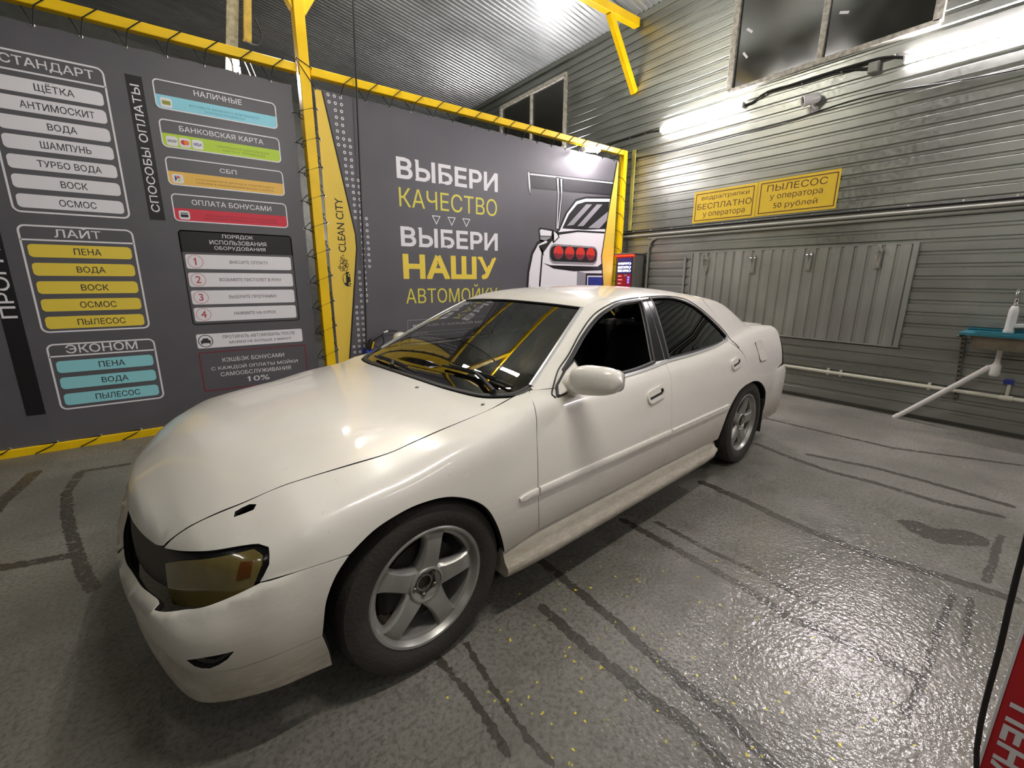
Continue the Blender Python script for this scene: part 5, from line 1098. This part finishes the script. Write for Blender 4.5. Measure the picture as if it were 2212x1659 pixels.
# vertical ribbed splash panel with mat clips
t = empty('splash_panel', (XF, 3.645, .70)); tag(t, 'upright ribbed zinc splash panel screwed over the wall behind the car', 'panel')
m = MB(); corrug(m, 0, 2.40, 0, 1.018, lambda y, z, q: (-.004 - q, -y, z), .118, .014, .70); m.build('ribbed_sheet', panel_zinc, t)
m = MB(); m.bbox(-.02, 0, -.008, .012, -.005, 1.022, .003); m.bbox(-.022, 0, -2.41, -2.365, -.005, 1.022, .003); m.bbox(-.02, 0, -2.41, .012, -.010, .006, .003); m.bbox(-.02, 0, -2.41, .012, 1.012, 1.028, .003); m.build('edge_flashing', panel_zinc, t)
clip_m = mat('clip_zinc', 'b0aea2', .35, .4, .3, 30)
for i, (y, z0, z1, lab) in enumerate(((3.432, 1.42, 1.68, 'wide pointed metal mat clip at the terminal end of the splash panel'), (2.792, 1.44, 1.68, 'metal mat clip second along from the payment terminal'), (2.170, 1.468, 1.690, 'metal mat clip third along from the payment terminal'), (1.535, 1.48, 1.70, 'metal mat clip nearest the sink on the splash panel'))):
    t = empty('mat_clip', (XF - .02, y, z0)); tag(t, lab, 'clip', 'mat clips on the splash panel'); h = z1 - z0
    m = MB()
    if i == 0: m.prism([(-.055, h), (.055, h - .03), (.05, h * .45), (.01, 0), (-.02, h * .25), (-.055, h * .55)], lambda a, b, q: (-q, -a, b), 0, .006)
    else: m.bbox(-.012, 0, -.026, .026, 0, h - .02, .004); m.bbox(-.032, -.010, -.022, .022, .0, h * .55, .005)
    m.build('back_plate', clip_m, t)
    m = MB(); m.bar((-.03, 0, h * .45), (-.055, 0, h), .034, .008, (0, 1, 0)); m.tube([(-.03, -.03, h * .78), (-.03, .03, h * .78)], .008, 10); m.build('spring_lever', chrome, t)
m = MB(); m.bbox(XF - .02, XF, 3.735, 3.765, 1.15, 1.665, .004); o = m.build('zinc_upright', panel_zinc); tag(o, 'narrow zinc strip upright on the wall beside the splash panel', 'strip')
# water pipe low on the wall
t = empty('water_pipe', (XF - .03, 2.0, .345)); tag(t, 'long white plastic water pipe running low along the ribbed wall', 'pipe')
m = MB(); m.tube([(0, 2.9, 0), (0, -2.6, 0)], .0185, 14); m.build('pipe_run', pvc, t, 50)
for y in (2.35 - .55, 1.678, .937, .2):
    m = MB(); m.bbox(-.006, .028, y - 2.0 - .012, y - 2.0 + .012, -.032, .040, .004); m.build('pipe_clip', pvc, t)
m = MB(); m.tube([(0, .46 - 2, 0), (0, .38 - 2, 0)], .024, 14); m.tube([(0, .42 - 2, 0), (-.01, .42 - 2, .16)], .012, 10); m.build('tee', pvc, t, 50)
m = MB(); m.bbox(-.04, .01, .40 - 2, .46 - 2, .13, .17, .006); m.bar((-.035, .43 - 2, .15), (-.04, .39 - 2, .135), .02, .012); m.build('blue_valve', p_blue, t)
# sink
t = empty('wash_sink', (XF, .77, 0)); tag(t, 'small turquoise enamel sink on a perforated wall bracket by the picture edge', 'sink')
teal = mat('turquoise_enamel', '2a7484', .3, 0, .12, 12)
m = MB(); L, D, zt_ = .56, .40, .925; ro = rrect(0, L, -D, 0, .02, 3); ri = rrect(.075, L - .06, -D + .045, -.125, .05, 3)
fn = lambda z: (lambda a, b, q=0: (b, -a, z + q)); n = len(ro)
vs = [(b, -a, zt_ - .022) for a, b in ro] + [(b, -a, zt_) for a, b in ro] + [(b, -a, zt_ - .002) for a, b in ri] + [(b * .92 - .02, -(a * .9 + .03), zt_ - .12) for a, b in ri]
fs = [(k * n + i, k * n + (i + 1) % n, (k + 1) * n + (i + 1) % n, (k + 1) * n + i) for k in range(3) for i in range(n)] + [tuple(range(3 * n, 4 * n))]
m.add(vs, fs); m.bbox(-.014, 0, -L, 0, zt_, zt_ + .022, .004); m.build('sink_rim', teal, t, 30)
m = MB(); vs = [(b * 1.03, -(a * 1.02 - .01), zt_ - .02) for a, b in ri] + [(b * 1.0, -a, zt_ - .10) for a, b in ri] + [(b * .9 - .02, -(a * .9 + .03), zt_ - .135) for a, b in ri]; m.add(vs, [(k * n + i, k * n + (i + 1) % n, (k + 1) * n + (i + 1) % n, (k + 1) * n + i) for k in range(2) for i in range(n)] + [tuple(range(2 * n, 3 * n))]); m.build('bowl_underside', mat('bare_bowl', '7c7260', .6, 0, .3, 14), t, 40)
perf = mat('perforated_zinc', '6d6a5e', .5, .6)
m = MB(); m.bar((-.03, .012, .86), (-.03, -.035, .25), .032, .014, (1, 0, 0)); m.build('wall_bracket', perf, t)
m = MB()
for k in range(14):
    f = (k + .5) / 14; m.bbox(-.0385, -.036, .012 - .047 * f - .007, .012 - .047 * f + .007, .86 - .61 * f - .009, .86 - .61 * f + .009, .001)
m.build('slot_holes', black, t)
m = MB(); m.bar((-.02, .0, .885), (-.38, 0.0, .885), .03, .02); m.bar((-.02, -L + .02, .885), (-.38, -L + .02, .885), .03, .02); m.build('bearer', perf, t)
fc = MB(); fc.lathe([(.034, .925), (.036, .94), (.030, .96), (.031, 1.06), (.030, 1.12), (.022, 1.15), (.018, 1.155)], Matrix.Translation((-.075, -.262, 0)), 20, cap=True)
fc.bar((-.075, -.285, .985), (-.08, -.345, .992), .034, .034); fau = fc.build('faucet', white_pl, t, 50)
m = MB(); m.lathe([(.017, 1.15), (.019, 1.17), (.015, 1.18), (.018, 1.20), (.014, 1.22)], Matrix.Translation((-.075, -.262, 0)), 18); m.tube([(-.075, -.262, 1.215), (-.080, -.262, 1.26), (-.105, -.262, 1.29), (-.135, -.262, 1.285), (-.15, -.262, 1.25)], .011, 12); m.build('chrome_spout', chrome, fau, 50)
m = MB(); m.tube([(-.08, -.345, .992), (-.085, -.36, 1.03)], .008, 8); m.build('tap_lever', chrome, fau)
tr = MB(); cxx, cyy = -.19, -.255
tr.lathe([(.034, .80), (.034, .785), (.019, .775), (.018, .68), (.024, .66), (.034, .645), (.036, .58), (.033, .555), (.02, .545), (.001, .544)], Matrix.Translation((cxx, cyy, 0)), 20); tr.tube([(cxx, cyy, .80), (cxx, cyy, .70)], .018, 12); tr.tube([(cxx, cyy, .635), (cxx + .002, cyy + .04, .625)], .02, 12)
tr.build('bottle_trap', white_pl, t, 50)
P0 = Vector((XF + cxx, .77 + cyy + .035, .628)); P1 = Vector((5.725, 1.095, .026))
m = MB(); m.tube([P0, P0.lerp(P1, .3) + Vector((0, 0, -.004)), P0.lerp(P1, .7) + Vector((0, 0, -.004)), P1], .0235, 14); m.tube([P1, P1 + (P1 - P0).normalized() * .045], .028, 14); o = m.build('drain_pipe', white_pl, None, 50); tag(o, 'white drain pipe slanting from the sink trap down to the floor', 'pipe')
# payment terminal
t = empty('payment_terminal', (5.60, 4.82, 1.0)); tag(t, 'grey payment terminal with lit menu and red strip behind the car roof', 'terminal')
tg = mat('terminal_grey', '63615a', .45, .2, .1, 8); y0, y1 = 0, -.375
m = MB(); m.bbox(0, .236, y1, y0, 0, .725, .01); m.build('cabinet', tg, t)
m = MB(); m.bbox(-.03, .24, y1 - .01, y0 + .01, .725, .75, .006); m.build('hood', tg, t)
m = MB(); m.bbox(-.022, -.004, y1 + .012, y0 - .012, .708, .720, .003); m.build('red_light_bar', emit('red_led', 'ff1408', 4.0), t)
m = MB(); m.bbox(-.006, .002, y1 + .045, y0 - .05, .04, .690, .002); m.build('screen_bezel', black, t)
m = MB(); m.bbox(-.009, -.005, y1 + .05, y0 - .055, .445, .68, .001); sc_ = m.build('screen', emit('screen_navy', '14143c', .5), t)
sw = emit('screen_white', 'eef2ff', 2.0)
for zz, s_ in ((.592, 'QR-КОД БАЛАНС'), (.537, 'БОНУС КАРТА'), (.486, 'БАНК. КАРТА')):
    m = MB(); text_in(m, s_, .065, .275, zz - .015, zz + .018, lambda a, b, d=0: (-.0095 - d, -a, b), .01); text_in(m, '>', .290, .312, zz - .018, zz + .020, lambda a, b, d=0: (-.0095 - d, -a, b), .02); m.build('menu_line', sw, sc_)
m = MB(); m.bbox(-.009, -.005, y1 + .05, y0 - .055, .05, .44, .001); pr = m.build('price_panel', emit('panel_red', '7c1020', .12), t)
for k in range(5): 
    m = MB(); m.bbox(-.0105, -.009, -.14 - .02 * (k % 2), -.075, .40 - k * .055, .412 - k * .055, .0005); m.build('price_line', emit('line_pink_%d' % k, 'c86a6a', .5), pr)
m = MB(); m.bbox(-.0105, -.009, -.25, -.195, .405, .43, .0005); m.build('grey_label', p_mid, pr)
for k in range(3):
    m = MB(); m.bbox(-.011, -.009, -.295, -.262, .375 - k * .038, .402 - k * .038, .001); m.build('blue_key', emit('key_blue_%d' % k, '3a40ff', 1.6), pr)
m = MB(); m.bbox(XF - .026, XF, 4.745, 4.815, 2.1, 3.27, .006); o = m.build('yellow_reflection_upright', mat('yellow_reflection_tint', 'b5b05e', .5, .3, .3, 6)); tag(o, 'upright wall flashing tinted with reflected yellow beside the thin corner post', 'strip')  # wall flashing; the yellow reflected on it is put into its colour
# spray gun in its holder and the overhead hose
t = empty('gun_holder', (1.575, 4.78, .55)); tag(t, 'blue spray gun holder on the slogan banner behind the bonnet', 'holder')
m = MB(); m.bbox(-.04, .045, -.07, .012, -.10, .045, .012); m.bbox(-.05, .055, .008, .026, -.12, .06, .004); m.build('pocket', mat('holder_blue', '1f49c8', .35), t)
m = MB(); m.prism([(-.022, -.03), (.02, -.035), (.028, 0), (.005, -.005), (-.01, .02), (-.03, .015)], lambda a, b, q: (a, -.0705 - q, b), 0, .001); m.build('white_emblem', p_white, t)
t = empty('spray_gun', (1.60, 4.74, .628)); tag(t, 'black and yellow pressure washer gun standing in the blue holder', 'spray gun')
gb = mat('gun_black', (.015, .015, .016), .45)
m = MB(); m.tube([(-.03, 0, -.05), (-.02, 0, .02), (.01, 0, .07)], [.026, .032, .028], 12); m.tube([(.01, 0, .07), (.10, 0, .115), (.15, 0, .14)], [.02, .016, .012], 10); m.build('gun_body', gb, t, 50)
m = MB(); m.tube([(.035, 0, .02), (.08, 0, -.02), (.14, 0, .02), (.145, 0, .07), (.13, 0, .12)], .007, 8); m.build('trigger_guard', gb, t, 50)
m = MB(); m.bar((-.005, -.026, -.02), (.02, -.03, .055), .032, .014); m.build('yellow_trigger', mat('gun_yellow', 'f0c418', .4), t)
m = MB(); m.tube([(.15, 0, .14), (.20, 0, .155)], .011, 10); m.build('swivel', mat('swivel_steel', (.6, .6, .58), .3, 1.0), t, 50)
m = MB(); m.tube([Vector(p) for p in catmull([(1.80, 4.74, .785), (1.88, 4.74, .785), (1.98, 4.74, .71), (2.06, 4.72, .58), (2.05, 4.70, .30), (1.9, 4.66, .06), (1.70, 4.62, .02), (1.50, 4.62, .14), (1.50, 4.66, .45), (1.535, 4.70, .70), (1.567, 4.70, 1.36), (1.605, 4.70, 2.68), (1.640, 4.70, 3.84), (1.655, 4.70, 4.4), (1.66, 4.70, 5.6)], .05)], .0085, 8); o = m.build('pressure_hose', cable_m, None, 60); tag(o, 'black hose hanging from the roof in front of the slogan banner', 'hose')
# lamps by the frame
tl_ = tube_lamp('tube_lamp', (4.66, 4.70, 3.075), (4.98, 4.70, 3.112), 'short bright lamp glowing under the beam at the far corner of the slogan banner', None, (0, -.3, -1))
m = MB(); m.bar((.08, .0, .02), (.08, .115, .105), .03, .012); m.bar((.24, .0, .04), (.24, .115, .105), .03, .012); m.build('lamp_bracket', white_pl, tl_)
t = empty('roof_brace', (.8, 6.0, 3.5)); tag(t, 'weathered slanting roof brace seen above the price banner, carrying a lamp', 'brace')
m = MB(); m.bar((-.05, .05, -.05), (.12, .05, 1.2), .11, .06, (0, 1, 0)); m.build('flaking_plate', mat('flaking_cream', 'a9a288', .7, 0, .45, 20), t)
m = MB(); m.bar((.13, -.02, .28), (.24, -.02, 1.3), .075, .07, (0, 1, 0)); m.build('yellow_channel', yellow_dirty, t)
m = MB(); m.tube([Vector(p) for p in catmull([(.10, -.06, .26), (.22, -.06, .25), (.27, -.06, .36), (.22, -.06, .5)], .03)], .008, 8); m.build('loose_cable', cable_m, t, 50)
tl_ = tube_lamp('tube_lamp', (.80, 5.98, 3.60), (.802, 5.95, 3.36), 'bright upright lamp above the price banner, left of the thick post', None, (0, -1, 0))
m = MB(); m.bar((0, .02, -.06), (-.03, .08, -.06), .03, .02); m.bar((0, .02, -.18), (-.05, .08, -.14), .03, .02); m.build('lamp_bracket', white_pl, tl_)
for sgn, x in ((1, .87), (1, .92)):
    m = MB(); m.tube([(x - .02, 5.96, 3.66), (x + .12, 5.96, 3.25)], .006, 6); o = m.build('hanger_wire', mat('wire_steel', (.55, .55, .5), .4, .9)); tag(o, 'thin steel hanger wire beside the lamp above the price banner', 'wire', 'hanger wires by the upright lamp')
# foreground: red board and hose
t = empty('foam_sign', (1.40, -.0145, 0)); tag(t, 'red upright board with white sideways lettering beside the foreground hose', 'sign')
rd_ = mat('board_red', 'cc1a24', .42)
m = MB(); m.bbox(0, .012, -.36, -.004, .02, 1.10, .003); m.build('board', rd_, t)
m = MB(); m.bbox(-.003, .013, -.0045, .001, .02, 1.10, .001); m.build('white_edge', p_white, t)
m = MB(); text_in(m, 'ПЕНА', .0195, .066, .205, .425, lambda a, b, d=0: (-.0015 - d, -a, b), .03, rot=3); m.build('lettering', p_white, t)
m = MB(); m.bbox(-.01, .03, -.34, -.30, 0, .04, .004); m.bbox(-.01, .03, -.06, -.02, 0, .04, .004); m.bbox(-.12, .14, -.34, -.30, 0, .012, .004); m.bbox(-.12, .14, -.06, -.02, 0, .012, .004); m.build('foot', rd_, t)
m = MB(); m.tube([Vector(p) for p in catmull([(1.35, .10, 3.4), (1.35, .06, 2.2), (1.35, .03, 1.3), (1.35, .0158, .816), (1.35, .0138, .7445), (1.35, .0108, .6656), (1.35, .0063, .573), (1.35, .004, .474), (1.35, .0003, .372), (1.35, -.0062, .298), (1.35, -.0142, .2516), (1.352, -.03, .19), (1.36, -.06, .10), (1.39, -.14, .012), (1.3, -.5, .008), (1.1, -.8, .008)], .04)], .0052, 10); o = m.build('pressure_hose', cable_m, None, 60); tag(o, 'black hose hanging in the near right corner, beside the red board', 'hose')
